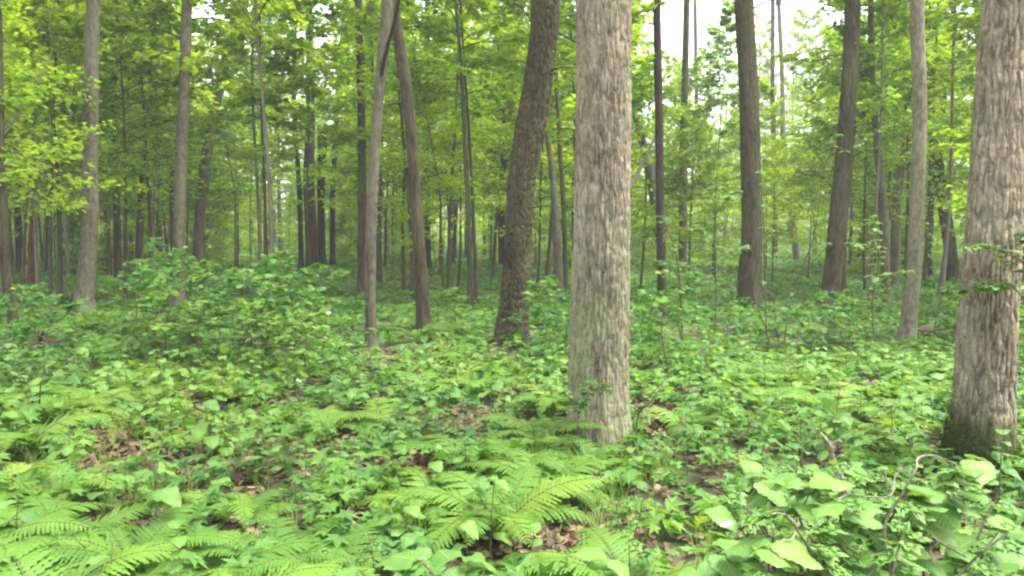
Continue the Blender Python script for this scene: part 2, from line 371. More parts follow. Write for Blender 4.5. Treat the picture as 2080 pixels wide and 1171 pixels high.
def lobed_mesh(name, mat, seed=0, pet=.45, deep=1., droop=.3, fine=False):
    rg = np.random.default_rng(seed); g = Geo()
    key = [(-165, .3), (-140, .38), (-118, .52), (-104, .36), (-92, .42), (-76, .36), (-62, .62), (-47, .78), (-39, .58), (-28, .5), (-20, .68), (-9, .82), (0, 1.), (9, .82), (20, .68), (28, .5), (39, .58), (47, .78), (62, .62), (76, .36), (92, .42), (104, .36), (118, .52), (140, .38), (165, .3)]
    pts = []
    for a, r in key:
        r = .55 + (r - .55) * deep; r *= 1 + rg.normal(0, .03); pts.append((a, r))
    if fine:
        aa = np.linspace(-165, 165, 43); r_ = np.interp(aa, [q[0] for q in pts], [q[1] for q in pts]) * (1 + .045 * np.where(np.arange(43) % 2, 1, -1)); pts = list(zip(aa, r_))
    V = [[0, 0, 0]]
    for fr in (.5, 1.):
        for a, r in pts:
            rr = r * fr; x, y = math.sin(R(a)) * rr, math.cos(R(a)) * rr
            V.append([x, y, .03 * math.sin(a * .13 + seed) * fr - droop * (x * x * .6 + max(y, 0) ** 2 * .7) + .07 * abs(x) * fr])
    V = np.array(V) * .62; m = len(pts)
    F3 = [[0, 1 + k + 1, 1 + k] for k in range(m - 1)]
    F4 = [[1 + k, 1 + k + 1, 1 + m + k + 1, 1 + m + k] for k in range(m - 1)]
    co = V.copy(); V[:, 1] += pet; g.add(V, np.array(F3), 0, .5, co); k0 = g.n
    g.L.append((np.array(F4)[:, ::-1].copy(), 0, True))
    tube(g, [(0, 0, 0), (0, pet * .5, .04), (0, pet, 0)], [.013, .01, .009], 3, 1)
    return g.mesh(name, [mat, M['stem']])

heart = lambda t: .43 * math.sin(math.pi * min(1, (t + .12) / 1.12) ** .62) ** .8 if t < 1 else 0
ovate = lambda t: .31 * math.sin(math.pi * min(1, (t + .03) / 1.03) ** .8) ** .9 if t < 1 else 0
HEART = [blade_mesh('heart_leaf', M['leaf'], heart, .035, .12, .2 + .12 * k, 10, .25, .3, k, .1) for k in range(3)]
OVATE = [blade_mesh('oval_leaf', M['leaf'], ovate, .02, .15, .15 + .15 * k, 9, .2, .12, k + 5) for k in range(2)]
MAPLE = [lobed_mesh('maple_leaf', M['leaf'], k, .45, .9, .25 + .2 * k) for k in range(3)]
BIGL = [lobed_mesh('broad_lobed_leaf', M['leaf_big'], 9 + k, .3, .8, .1 + .12 * k, True) for k in range(3)]
BIGH = [blade_mesh('broad_round_leaf', M['leaf_big'], lambda t: heart(t) * 1.12, .06, .12, .12 + .1 * k, 14, .1, .2, 20 + k, .1) for k in range(3)]

def trefoil():
    g = Geo()
    for a in (-75, 0, 75):
        n = 9; V = [[0, .12, 0]]
        for k in range(n):
            q = 2 * math.pi * k / n; V.append([.2 * math.sin(q), .32 - .22 * math.cos(q), .03 * math.cos(2 * q)])
        V = np.array(V); c, s = math.cos(R(a)), math.sin(R(a)); co = V.copy()
        V = np.stack([V[:, 0] * c + V[:, 1] * s, -V[:, 0] * s + V[:, 1] * c, V[:, 2]], 1); V[0] = [.0, 0, 0]; V[:, 1] += .3
        g.add(V, np.array([[0, 1 + (k + 1) % n, 1 + k] for k in range(n)]), 0, .5, co)
    tube(g, [(0, 0, 0), (0, .3, 0)], [.012, .01], 3, 1)
    return g.mesh('trefoil_leaf', [M['leaf_herb'], M['stem']])
TREF = trefoil()

# ------------------------------------------------------------------ fern fronds
def frond_geo(Ln, seed, fine=True, start=62, end=-22, wd=.42):
    """an arching twice-divided frond along +y: rachis, pinnae in pairs, each with its row of pinnules"""
    rg = np.random.default_rng(seed); g = Geo(); n = 27 if fine else 16
    t = np.linspace(0, 1, n + 6); el = R(start) + (R(end) - R(start)) * t ** .9
    ds = Ln / (n + 5); y = np.concatenate([[0], np.cumsum(np.cos(el))[:-1]]) * ds; z = np.concatenate([[0], np.cumsum(np.sin(el))[:-1]]) * ds
    x = .05 * Ln * np.sin(t * 2.2 + seed) * t
    P = np.stack([x, y, z], 1); tube(g, P, .0032 * (1 - .8 * t) * (Ln / .6), 3, 1)
    T = norm(np.gradient(P, axis=0)); X = norm(np.cross(T, [0, 0, 1])); Zn = np.cross(X, T)
    for i in range(4, n + 5):
        s = (i - 4) / (n + 1); pl = wd * Ln * (1 - s) ** .9 * smooth01(np.array((s + .16) / .2)) * .6 * rg.uniform(.85, 1.1) + .006
        for sd_ in (-1, 1):
            d = norm(X[i] * sd_ * 1. + T[i] * (.35 + .5 * s) + Zn[i] * (.05 + rg.normal(0, .08)))
            zz = norm(np.cross(np.cross(d, Zn[i]), d)); side = np.cross(d, zz)
            if fine:
                m = 11; u = np.linspace(0, 1, m)
                mid = P[i] + d * (u * pl)[:, None] - zz * (.25 * pl * u ** 2)[:, None]
                wv = min(pl * .15, ds * .6) * np.minimum(1, (u + .25) * 2.2) * (1 - u) ** .6 * np.where(np.arange(m) % 2, 1.35, .5) + .0008
                fw = d * .5 * wv[:, None] * 1.1
                A_ = mid + side * wv[:, None] + fw - zz * (wv * .25)[:, None]; B_ = mid - side * wv[:, None] + fw - zz * (wv * .25)[:, None]
                k = np.arange(m - 1); F = np.concatenate([np.stack([k, m + k, m + k + 1, k + 1], 1), np.stack([m + k, 2 * m + k, 2 * m + k + 1, m + k + 1], 1)])
                g.add(np.concatenate([A_, mid, B_]), F, 0, .5 + rg.normal(0, .04), None, False)
            else:
                w = min(pl * .2, ds * .5); mid = P[i] + d * pl * .45 - zz * .03 * pl
                g.add([P[i], mid + side * w, P[i] + d * pl - zz * .2 * pl, mid - side * w], [[0, 1, 2], [0, 2, 3]], 0, .5, None, False)
    return g
FROND = [frond_geo(.68, k, True, 58 + 5 * k, -25 - 8 * k, .44).mesh('fern_frond', [M['fern'], M['stem']]) for k in range(4)]
FROND_LITE = [frond_geo(.62, k + 4, False, 58 + 5 * k, -30, .42).mesh('fern_frond_simple', [M['fern'], M['stem']]) for k in range(2)]
def fern(x, y, size=1., n=7, lite=False, desc=None, flat=0):
    o = thing('fern', '', 'fern', (x, y, float(gz(x, y)) - .02), random.uniform(0, 6.28), 'ferns on the forest floor')
    a0 = random.uniform(0, 6.28)
    for k in range(n):
        s = size * random.uniform(.78, 1.1)
        a = a0 + k * 2 * math.pi / n + random.uniform(-.3, .3)
        f = obj('frond', random.choice(FROND_LITE if lite else FROND), o, (-math.sin(a) * .02, math.cos(a) * .02, 0), (random.uniform(-.25, .1) - flat, random.uniform(-.15, .15), a), s)
    auto_label(o, desc or f'{"large" if size > 1.1 else "spreading" if size > .9 else "small"} fern with {NUM[n]} fronds')
    return o
NUM = {3: 'three', 4: 'four', 5: 'five', 6: 'six', 7: 'seven', 8: 'eight', 9: 'nine', 10: 'ten', 11: 'eleven', 12: 'twelve', 14: 'fourteen', 16: 'sixteen', 18: 'eighteen', 20: 'twenty'}

# ------------------------------------------------------------------ small plants: a stem and leaves that are parts
def plant_spec(kind, h, nl, seed):
    rg = random.Random(seed); g = Geo(); n = 6; bend = rg.uniform(-.12, .12); b2 = rg.uniform(-.12, .12)
    P = [(bend * h * (k / n) ** 2, b2 * h * (k / n) ** 2, h * k / n) for k in range(n + 1)]
    tube(g, P, [.0035 * (1 - .6 * k / n) + h * .002 for k in range(n + 1)], 4, 0)
    st = g.mesh(kind + '_stem', [M['stem']]); leaves = []
    a = rg.uniform(0, 6.28)
    for k in range(nl):
        if kind == 'maple':
            lev = k // 2; t = 1 - lev * (.75 / max(1, (nl - 1) // 2 + 1)); az = a + lev * math.pi / 2 + (k % 2) * math.pi + rg.uniform(-.3, .3)
            s = rg.uniform(.095, .13) * (1. if lev else .85); el = rg.uniform(-.15, .35); me = rg.choice(MAPLE)
        elif kind == 'heart':
            t = 1 - .62 * k / nl; az = a + k * 2.4; s = rg.uniform(.08, .125) * (1 if k > 1 else .8); el = rg.uniform(-.2, .3); me = rg.choice(HEART)
        elif kind == 'oval':
            t = 1 - .75 * k / nl; az = a + k * math.pi + rg.uniform(-.5, .5); s = rg.uniform(.06, .1); el = rg.uniform(0, .5); me = rg.choice(OVATE)
        else:
            t = rg.uniform(.4, 1); az = rg.uniform(0, 6.28); s = rg.uniform(.07, .1); el = rg.uniform(0, .6); me = TREF
        f = t * n; i = min(int(f), n - 1); p = [P[i][q] * (1 - f + i) + P[i + 1][q] * (f - i) for q in range(3)]
        leaves.append((me, p, (el, rg.uniform(-.25, .25), az), s))
    return st, leaves, nl
SPEC = {'maple': [plant_spec('maple', random.uniform(.16, .38), random.choice([4, 6, 8]), k) for k in range(9)],
        'heart': [plant_spec('heart', random.uniform(.14, .4), random.choice([4, 5, 6, 7, 8]), 20 + k) for k in range(9)],
        'oval': [plant_spec('oval', random.uniform(.2, .45), random.choice([7, 8, 9, 10]), 40 + k) for k in range(6)],
        'herb': [plant_spec('herb', random.uniform(.1, .22), random.choice([10, 12, 14]), 60 + k) for k in range(5)]}
PNAME = {'maple': ('maple_seedling', 'maple seedling', 'maple seedlings on the forest floor'), 'heart': ('broadleaf_seedling', 'heart-leaved seedling', 'heart-leaved seedlings on the forest floor'),
         'oval': ('oval_leaved_plant', 'oval-leaved plant', 'oval-leaved plants on the forest floor'), 'herb': ('trefoil_herb', 'bright trefoil herb', 'trefoil herbs on the forest floor')}
def small_plant(kind, x, y, sc=1.):
    st, leaves, nl = random.choice(SPEC[kind]); nm, lab, grp = PNAME[kind]
    o = thing(nm, '', 'plant', (x, y, float(gz(x, y)) - .01), random.uniform(0, 6.28), grp)
    obj('stem', st, o, sc=sc)
    for me, p, rot, s in leaves:
        obj('leaf', me, o, tuple(sc * q for q in p), (rot[0] + random.uniform(-.15, .15), rot[1], rot[2] + random.uniform(-.2, .2)), s * sc * random.uniform(.85, 1.15))
    auto_label(o, lab + f' with {NUM.get(nl, "many")} leaves'.replace('bright trefoil', 'trefoil'))
    return o

# ------------------------------------------------------------------ trees
def grow_crown(geo, P, rad, t0, nlimb, Lr, el_r, twigs, per, leaf, kind='rhomb', mw=0, ml=1, sub=.42, seed=0, droop=.12, spread=.5, shape=None, wood=5):
    """limbs off a leader P, twigs off the limbs in flat sprays, leaves along the twigs"""
    rg = np.random.default_rng(seed); n = len(P); az = rg.uniform(0, 6.28)
    LP, LD, LS, LT = [], [], [], []
    for k in range(nlimb):
        u = (k + rg.uniform(0, 1)) / nlimb; t = t0 + (1 - t0) * u; f = t * (n - 1); i = min(int(f), n - 2); p0 = P[i] * (1 - f + i) + P[i + 1] * (f - i)
        az += 2.4 + rg.normal(0, .35); el = R(el_r[0] + (el_r[1] - el_r[0]) * u + rg.normal(0, 8))
        Ll = (Lr[0] + (Lr[1] - Lr[0]) * rg.uniform(.4, 1)) * (shape(u) if shape else (1 - .62 * u ** 1.4))
        d = np.array([math.cos(az) * math.cos(el), math.sin(az) * math.cos(el), math.sin(el)])
        s = np.linspace(0, 1, 7); hz = norm(np.array([-d[1], d[0], 0.]))
        Q = p0 + d * (s * Ll)[:, None] + hz * (Ll * .08 * np.sin(s * 3 + rg.uniform(0, 6)) * s)[:, None] + np.array([0, 0, 1]) * (-droop * Ll * s ** 2 + .03 * Ll * np.sin(s * 7))[:, None]
        r0 = max(.006, min(rad[i] * .5, .012 * Ll + .004)); tube(geo, Q, r0 * (1 - .8 * s), wood, mw)
        for q in range(twigs):
            v = (.18 + .82 * (q + rg.uniform(0, 1)) / twigs); ff = v * 6; ii = min(int(ff), 5); a = Q[ii] * (1 - ff + ii) + Q[ii + 1] * (ff - ii)
            T = norm(Q[ii + 1] - Q[ii]); sd_ = 1 if q % 2 else -1; hz2 = norm(np.array([-T[1], T[0], 0.]))
            dd = norm(T * .75 + hz2 * sd_ * spread * 1.6 + np.array([0, 0, rg.normal(.05, .38)]))
            tl = Ll * sub * (1.15 - .75 * v) * rg.uniform(.6, 1.2)
            if q == twigs - 1: dd = T; tl = Ll * .22
            ss = np.linspace(.0, 1, 4); TT = a + dd * (ss * tl)[:, None] + np.array([0, 0, -.12 * tl]) * (ss ** 2)[:, None]
            tube(geo, TT, .0028 + .004 * (1 - ss) * min(1, tl), 3, mw)
            w = (np.arange(per) + rg.uniform(.2, .8, per)) / per; B = a + dd * (w * tl)[:, None] + np.array([0, 0, -.12 * tl]) * (w ** 2)[:, None]
            sgn = np.where(np.arange(per) % 2, 1, -1)[:, None]; perp = norm(np.cross(dd, [0, 0, 1.]))
            D = dd * .7 + perp * sgn * rg.uniform(.5, 1.1, (per, 1)) + rg.normal(0, .2, (per, 3)) + np.array([0, 0, -.2])
            LP.append(B + rg.normal(0, .05 * min(1, Ll), B.shape)); LD.append(D); LS.append(leaf * rg.uniform(.65, 1.15, per)); LT.append(np.clip(rg.normal(.45 + .12 * math.sin(k * 2.1), .17, per), 0, 1))
    LP, LD, LS, LT = np.concatenate(LP), np.concatenate(LD), np.concatenate(LS), np.concatenate(LT)
    U = norm(np.array([0, 0, 1.]) + rg.normal(0, .6, LP.shape))
    scatter_leaves(geo, LP, LD, U, LS, kind, ml, LT)

def leader(h, r, seed, wob=.03, n=14, flare=1.5):
    rg = np.random.default_rng(seed); s = np.linspace(0, 1, n); ph = rg.uniform(0, 6, 4)
    P = np.stack([wob * h * s * np.sin(s * 3.2 + ph[0]) + .012 * h * np.sin(s * 9 + ph[1]) * s, wob * h * s * np.sin(s * 2.7 + ph[2]), s * h], 1)
    P[:, 2] -= .15; rad = r * (1 - .86 * s ** 1.1); rad[0] *= flare; rad[1] *= 1 + .2 * (flare - 1)
    return P, rad
class Kind: pass
def make_kind(h, r, seed, t0, nl, Lr, el, tw, per, leaf, bark, kind='rhomb', sides=10, **kw):
    K = Kind(); P, rad = leader(h, r, seed); g = Geo(); Pf = curve_pts(P, 40); rf = np.interp(np.linspace(0, 1, 40), np.linspace(0, 1, len(rad)), rad)
    tube(g, Pf, rf, sides, 0, .5, bark_relief(r, r * .1, .05, .3, seed, .05) if r > .05 else None)
    K.trunk = g.mesh('trunk', [bark]); g = Geo()
    grow_crown(g, P, rad, t0, nl, Lr, el, tw, per, leaf, kind, seed=seed, **kw)
    K.crown = g.mesh('crown', [M['twig'] if r < .05 else M['bark_far'], M['tree_leaf']]); K.h = h; K.r = r
    return K
UNDER = [make_kind(4.2 + .75 * k, .022 + .006 * k, 100 + k, .36, 27 + 3 * k, (.8, 1.9 + .2 * k), (0, 55), 11, 13, .125, M['bark_far'], 'oval' if k < 2 else 'rhomb', 7) for k in range(6)]
LOWU = [make_kind(4. + .8 * k, .02 + .005 * k, 150 + k, .05, 34, (.8, 2.1), (-5, 55), 10, 12, .15, M['bark_far'], 'rhomb', 6) for k in range(3)]
TALL = [make_kind(15 + 1.5 * k, .1 + .025 * k, 200 + k, .26 - .02 * k, 40, (1.6, 3.8), (-8, 55), 11, 17, .2, M['bark_far'] if k % 2 else M['bark_dark'], 'rhomb', 10, wood=4) for k in range(5)]
POLE = [make_kind(9 + 1.3 * k, .035 + .01 * k, 300 + k, .42, 26, (.7, 2.1), (10, 60), 9, 14, .18, M['bark_pale'] if k == 1 else M['bark_far'], 'rhomb', 7, wood=4) for k in range(4)]
HIGH = []
for k in range(3):
    P, rad = leader(8, .11, 400 + k); g = Geo(); tube(g, P, rad, 6, 0)
    grow_crown(g, P, rad, .02, 20, (1.6, 3.6), (5, 60), 9, 12, .15, 'rhomb', seed=400 + k, wood=4)
    HIGH.append(g.mesh('crown', [M['bark_far'], M['tree_leaf']]))

def kind_tree(K, x, y, sc, name, desc, cat, grp, shared=False, tilt=.03):
    o = thing(name, '', cat, (x, y, float(gz(x, y)) if y < 70 else 0.), random.uniform(0, 6.28), grp)
    o.rotation_euler = (random.gauss(0, tilt), random.gauss(0, tilt), random.uniform(0, 6.28)); o.scale = (sc, sc, sc * random.uniform(.9, 1.12))
    obj('trunk', K.trunk, o); obj('crown', K.crown, o, kind='stuff'); auto_label(o, desc, shared)
    return o

# ------------------------------------------------------------------ the ground
def make_ground():
    g = Geo()
    xs = np.concatenate([-np.geomspace(400, 26, 14), np.linspace(-24, 24, 161), np.geomspace(26, 400, 14)])
    ys = np.concatenate([np.linspace(-400, -6, 10), np.linspace(-5, 40, 181), np.geomspace(42, 600, 26)])
    X, Y = np.meshgrid(xs, ys); Z = gz(X, Y) * np.where((Y > 70) | (Y < -5), 0, 1)
    n, m = X.shape; i = np.arange(n - 1)[:, None]; j = np.arange(m - 1)[None]
    F = np.stack([i * m + j, i * m + j + 1, (i + 1) * m + j + 1, (i + 1) * m + j], -1).reshape(-1, 4)
    g.add(np.stack([X, Y, Z], -1).reshape(-1, 3), F)
    o = obj('ground', g.mesh('ground', [M['ground']])); o['kind'] = 'structure'; o['label'] = 'brown forest floor of soil and leaf mould'
make_ground()

# ------------------------------------------------------------------ trunks that can be picked out in the photograph
SPOTS = []       # (x, y, clear radius)
TRACK = []       # (lowest px, highest px, distance) of each stem that stays in sight
def traced_tree(pts, bark, label, Y=None, amp=.012, n=24, rings=60, cw=.03, ch=.16, crown=0, crown_z=9.5, flare=1.35, top=None, lobes=.03, name='tree', top_r=.55, seed=1, cat='tree', rings_top=24):
    """pts: (px, py, width px) from the foot up; the foot stands on the ground; carried on above the frame to its crown"""
    if Y is None: Y = ground_Y(pts[0][1])
    W = [pt(a, b, Y) for a, b, _ in pts]; rr = [c / 2 / F_PX * Y for _, _, c in pts]
    base = W[0].copy(); gzb = float(gz(base.x, base.y)) - .12
    C = [np.array(w) for w in W]; C[0][2] = gzb
    k = len(C); dirn = norm(C[-1] - C[-2]) if k > 2 else norm(C[-1] - C[0])
    if top is None:
        dirn = norm(dirn * .5 + np.array([0, 0, .5])); z0 = C[-1][2]
        if z0 < crown_z:
            st = (crown_z - z0) / max(dirn[2], .3); yd = .25 * st * random.uniform(-.2, .2)
            C.append(C[-1] + dirn * st * .5 + np.array([0, yd * .4, 0])); rr.append(rr[-1] * .9)
            C.append(C[-1] + dirn * st * .5 + np.array([0, yd * .6, 0])); rr.append(rr[-2] * top_r + .03)
    C = np.array(C); rr = np.array(rr)
    # a slow sway in depth as well, so the stem is not flat
    zz = C[:, 2] - C[0, 2]; C[:, 1] += .04 * np.sin(zz * .9 + seed) * np.minimum(zz, 1)
    tt = np.linspace(0, len(C) - 1, len(C)); zt = C[min(k, len(C) - 1), 2]
    Pf = curve_pts(C, 400); rf = np.interp(np.linspace(0, len(C) - 1, 400), tt, rr)
    # resample by height: dense in view, sparse above
    zf = Pf[:, 2]; inview = CAM_H + (480 / F_PX + .03) * Y
    zv = min(inview, zf[-1]); levels = np.concatenate([np.linspace(zf[0], zv, rings), np.linspace(zv, zf[-1], rings_top)[1:]]) if zf[-1] > zv + .3 else np.linspace(zf[0], zf[-1], rings)
    order = np.maximum.accumulate(zf + np.arange(400) * 1e-7)
    P = np.stack([np.interp(levels, order, Pf[:, q]) for q in range(3)], 1); r = np.interp(levels, order, rf)
    hgt = P[:, 2] - gzb - .12; r = r * (1 + (flare - 1) * np.exp(-np.maximum(hgt, 0) / (.9 * r[0] + .06)))
    root = thing(name, label, cat, tuple((base.x, base.y, gzb + .12)))
    g = Geo(); loc = np.array(root.location); rel = bark_relief(float(np.median(r)), amp, cw, ch, seed, lobes)
    def disp(th, z, rad):
        o = rel(th, z, rad); hh = z + 0 * th; 
        butt = np.exp(-np.maximum(hh, 0) / (.16 + rad * .5)) * rad * .16 * (flare - 1) * 3 * (np.maximum(0, np.cos(th * 5 + seed * 2)) ** 2 + .6 * np.maximum(0, np.cos(th * 3 + seed)))
        return o + butt
    tube(g, P - loc, r, n, 0, .5, disp)
    if top == 'broken':
        m = 9; th = np.arange(m) / m * 2 * math.pi; pz = P[-1] - loc; rr_ = r[-1]
        V = [pz + np.array([math.cos(a) * rr_ * .9, math.sin(a) * rr_ * .9, -.02]) for a in th] + [pz + np.array([math.cos(a + .3) * rr_ * .5, math.sin(a + .3) * rr_ * .5, random.uniform(.02, .35)]) for a in th]
        g.add(np.array(V), [[q, (q + 1) % m, m + q] for q in range(m)] + [[m + q, (q + 1) % m, m + (q + 1) % m] for q in range(m)], 0, .5, None, False)
    obj('trunk', g.mesh('trunk', [bark]), root)
    if crown is not None and top is None:
        c = obj('crown', HIGH[crown % 3], root, tuple(P[-1] - loc - np.array([0, 0, .1])), (0, 0, random.uniform(0, 6)), random.uniform(.85, 1.1), kind='stuff')
    SPOTS.append((base.x, base.y, r[0] + .1)); TRACK.append((min(p[0] for p in pts if p[1] > 100), max(p[0] for p in pts if p[1] > 100), Y))
    root['foot'] = float(Y)
    return root, P, r, loc
def branch(tree, pts, r0, r1, Y=None, bark='bark_brown', dy=0., name='branch'):
    root, P, r, loc = tree; Y = Y or root['foot']; m = len(pts)
    W = [np.array(pt(a, b, Y + dy * k / max(1, m - 1))) for k, (a, b) in enumerate(pts)]; g = Geo()
    Q = curve_pts(W, 5 * m); tube(g, Q - loc, np.linspace(r0, r1, len(Q)), 6)
    return obj(name, g.mesh('branch', [M[bark]]), root)

T = {}
T['ridged'] = traced_tree([(1221, 903, 118), (1216, 760, 116), (1219, 600, 112), (1222, 400, 107), (1224, 200, 105), (1225, 0, 105)], M['bark_tan'], 'big pale tan trunk with ridged bark, the widest in the middle of the wood', amp=.0145, n=240, rings=760, cw=.022, ch=.2, flare=1.16, seed=3, crown=0, lobes=.018)
T['mossy'] = traced_tree([(1988, 985, 108), (1990, 900, 106), (2003, 650, 102), (2026, 400, 98), (2042, 200, 95), (2058, 0, 92)], M['bark_tan_mossy'], 'big ridged tan trunk with green moss around its foot', amp=.015, n=230, rings=700, cw=.025, ch=.18, flare=1.34, seed=5, crown=1, lobes=.03)
T['lean'] = traced_tree([(1036, 712, 62), (1046, 600, 55), (1051, 520, 51), (1056, 420, 52), (1062, 350, 53), (1076, 270, 58), (1090, 190, 57), (1102, 95, 53), (1111, 0, 53)], M['bark_brown'], 'thick brown trunk leaning toward the big pale one, bent at mid height', amp=.02, n=120, rings=360, cw=.034, ch=.12, flare=1.25, seed=7, crown=2)
T['slim'] = traced_tree([(755, 712, 22), (753, 560, 22), (758, 383, 22), (770, 191, 20), (779, 95, 24), (786, 0, 25)], M['bark_grey'], 'slim smooth grey trunk with a dark vine crossing its top', amp=.002, n=40, rings=120, cw=.05, ch=.2, seed=9, crown=0)
T['curved'] = traced_tree([(864, 688, 29), (855, 560, 28), (846, 440, 24), (836, 290, 22), (826, 191, 24), (812, 96, 22), (800, 0, 20)], M['bark_brown'], 'curved brown trunk bowing away from the slim grey one', amp=.007, n=48, rings=160, cw=.03, seed=11, crown=1)
T['knobbly'] = traced_tree([(166, 645, 38), (174, 560, 32), (182, 440, 30), (184, 330, 28), (187, 200, 27), (189, 100, 24), (190, 0, 24)], M['bark_grey'], 'knobbly tan trunk, the pale one among the dark left thicket', amp=.012, n=48, rings=160, cw=.05, ch=.14, seed=13, crown=2, lobes=.07)
T['straight'] = traced_tree([(362, 632, 25), (365, 480, 22), (369, 335, 23), (373, 191, 21), (378, 0, 19)], M['bark_grey'], 'straight grey trunk rising out of the leafy saplings', amp=.004, n=36, rings=110, seed=15, crown=0)
T['stout'] = traced_tree([(1523, 632, 48), (1522, 560, 45), (1527, 470, 40), (1526, 383, 38), (1522, 191, 37), (1516, 96, 36), (1510, 0, 36)], M['bark_brown'], 'stout dark brown trunk with flared mossy foot in the bright clearing', amp=.014, n=70, rings=220, cw=.035, seed=17, crown=1, flare=1.3)
T['tilted'] = traced_tree([(1678, 632, 40), (1692, 560, 35), (1705, 430, 36), (1714, 335, 34), (1723, 191, 31), (1732, 0, 28)], M['bark_brown'], 'tilted brown trunk behind the thin arching sapling', amp=.014, n=60, rings=200, cw=.035, seed=19, crown=2)
T['pale'] = traced_tree([(1838, 697, 32), (1854, 560, 28), (1863, 335, 26), (1866, 191, 26), (1864, 0, 26)], M['bark_lichen'], 'pale straight trunk with smooth lichened bark', amp=.004, n=44, rings=140, seed=21, crown=0)
T['arched'] = traced_tree([(1940, 578, 22), (1926, 480, 24), (1906, 335, 21), (1892, 240, 17), (1884, 120, 15), (1880, 0, 14)], M['bark_brown'], 'dark arched trunk bending away from the mossy trunk', amp=.012, n=36, rings=100, seed=23, crown=1)
T['wavy'] = traced_tree([(1800, 613, 17), (1797, 450, 18), (1788, 350, 15), (1772, 191, 12), (1768, 0, 11)], M['bark_grey'], 'wavy slender trunk just behind the pale straight one', amp=.004, n=24, rings=90, seed=25, crown=2)
T['pole'] = traced_tree([(1346, 638, 19), (1341, 450, 17), (1338, 250, 16), (1335, 0, 15)], M['bark_dark'], 'dark pole tree beside the big ridged trunk', amp=.005, n=28, rings=100, seed=27, crown=0)
T['edge'] = traced_tree([(36, 690, 20), (16, 560, 20), (8, 420, 18), (0, 300, 16), (-6, 100, 14)], M['bark_brown'], 'edge trunk with brown bark at the dark end of the wood', amp=.006, n=28, rings=100, seed=29, crown=1)
more = [
 ([(733, 603, 17), (735, 400, 17), (734, 200, 16), (728, 0, 15)], 'bark_far', 'slim brown trunk standing close behind the slim grey one', None),
 ([(400, 575, 22), (404, 470, 22), (416, 350, 22), (430, 250, 20), (452, 150, 17), (490, 0, 20)], 'bark_brown', 'dark trunk leaning behind the straight grey one', None),
 ([(636, 560, 26), (632, 460, 24), (628, 360, 22), (630, 200, 18), (628, 0, 12)], 'bark_dark', 'blackish thick trunk, the main stem of the dark clump', None),
 ([(655, 548, 16), (652, 400, 15), (655, 262, 22)], 'bark_dark', 'blackish broken-topped trunk in the dark clump', 'broken'),
 ([(676, 545, 12), (676, 380, 11), (690, 150, 9), (700, 0, 8)], 'bark_dark', 'thin dark stem on the open side of the dark clump', None),
 ([(612, 548, 11), (608, 400, 10), (598, 200, 9), (600, 0, 8)], 'bark_dark', 'thin dark stem on the thicket side of the dark clump', None),
 ([(917, 530, 20), (922, 420, 17), (930, 250, 17), (936, 150, 14), (940, 0, 12)], 'bark_far', 'far brown trunk with a forked limb in the hazy middle', None),
 ([(950, 528, 13), (948, 380, 11), (945, 120, 9), (950, 0, 8)], 'bark_far', 'thin far trunk beside the forked far trunk', None),
 ([(872, 560, 11), (866, 380, 12), (865, 180, 12), (869, 0, 11)], 'bark_dark', 'thin dark trunk rising behind the curved brown one', None),
 ([(1021, 548, 15), (1020, 400, 16), (1034, 260, 13), (1052, 150, 12), (1060, 0, 11)], 'bark_dark', 'thin dark trunk hugging the back of the thick leaning one', None),
 ([(1135, 607, 22), (1129, 450, 15), (1119, 330, 12), (1108, 240, 10), (1100, 60, 8)], 'bark_grey', 'grey trunk seen between the thick leaning and big ridged trunks', None),
 ([(1150, 600, 10), (1145, 430, 9), (1136, 280, 8), (1128, 100, 7)], 'bark_far', 'slim twin stem against the grey trunk behind the ridged one', None),
 ([(1352, 568, 15), (1335, 455, 16), (1316, 335, 17), (1286, 215, 13), (1262, 80, 10)], 'bark_far', 'brown trunk slanting out from behind the big ridged trunk', None),
 ([(1386, 565, 17), (1388, 350, 16), (1392, 150, 14), (1395, 0, 12)], 'bark_far', 'plain brown trunk next to the dark pole tree', None),
 ([(1426, 515, 12), (1422, 380, 10), (1415, 200, 8), (1412, 0, 7)], 'bark_dark', 'thin blackish trunk in the bright gap before the stout one', None),
 ([(1574, 520, 12), (1574, 380, 10), (1570, 180, 9), (1570, 0, 8)], 'bark_dark', 'thin dark trunk just past the stout brown one', None),
 ([(1620, 540, 12), (1608, 440, 13), (1592, 300, 11), (1588, 150, 9), (1582, 0, 8)], 'bark_pale', 'thin bowed pale trunk under the white sky gap', None),
 ([(1815, 590, 15), (1818, 480, 18), (1828, 350, 19), (1846, 270, 16), (1840, 120, 12), (1836, 0, 11)], 'bark_grey', 'twisted grey trunk tucked behind the pale straight one', None),
 ([(240, 585, 15), (236, 420, 14), (232, 250, 12), (230, 0, 10)], 'bark_dark', 'dark thicket trunk just past the knobbly tan one', None),
 ([(280, 580, 17), (285, 430, 14), (300, 250, 12), (310, 50, 10)], 'bark_dark', 'dark thicket trunk leaning toward the straight grey one', None),
 ([(40, 560, 12), (36, 400, 12), (42, 120, 16), (46, 0, 14)], 'bark_dark', 'dark trunk high among leaves by the edge trunk', None),
 ([(1500, 500, 12), (1500, 380, 11), (1498, 250, 9)], 'bark_dark', 'dark slim trunk half hidden by the stout brown one', None),
 ([(1890, 560, 11), (1884, 470, 12), (1896, 380, 10), (1930, 100, 8)], 'bark_dark', 'small dark trunk in front of the bright gap by the arched one', None),
]
for k, (pts, bk, lab, top) in enumerate(more):
    T[lab] = traced_tree(pts, M[bk], lab, amp=.006, n=18, rings=70, seed=31 + k, crown=k, cw=.045, ch=.25, top=top, crown_z=10 + k % 3, rings_top=12)
branch(T['lean'], [(1118, 40), (1150, 32), (1195, 25)], .022, .01, bark='bark_brown', dy=1)
branch(T['lean'], [(1122, 62), (1150, 75), (1180, 92)], .026, .01, dy=.6)
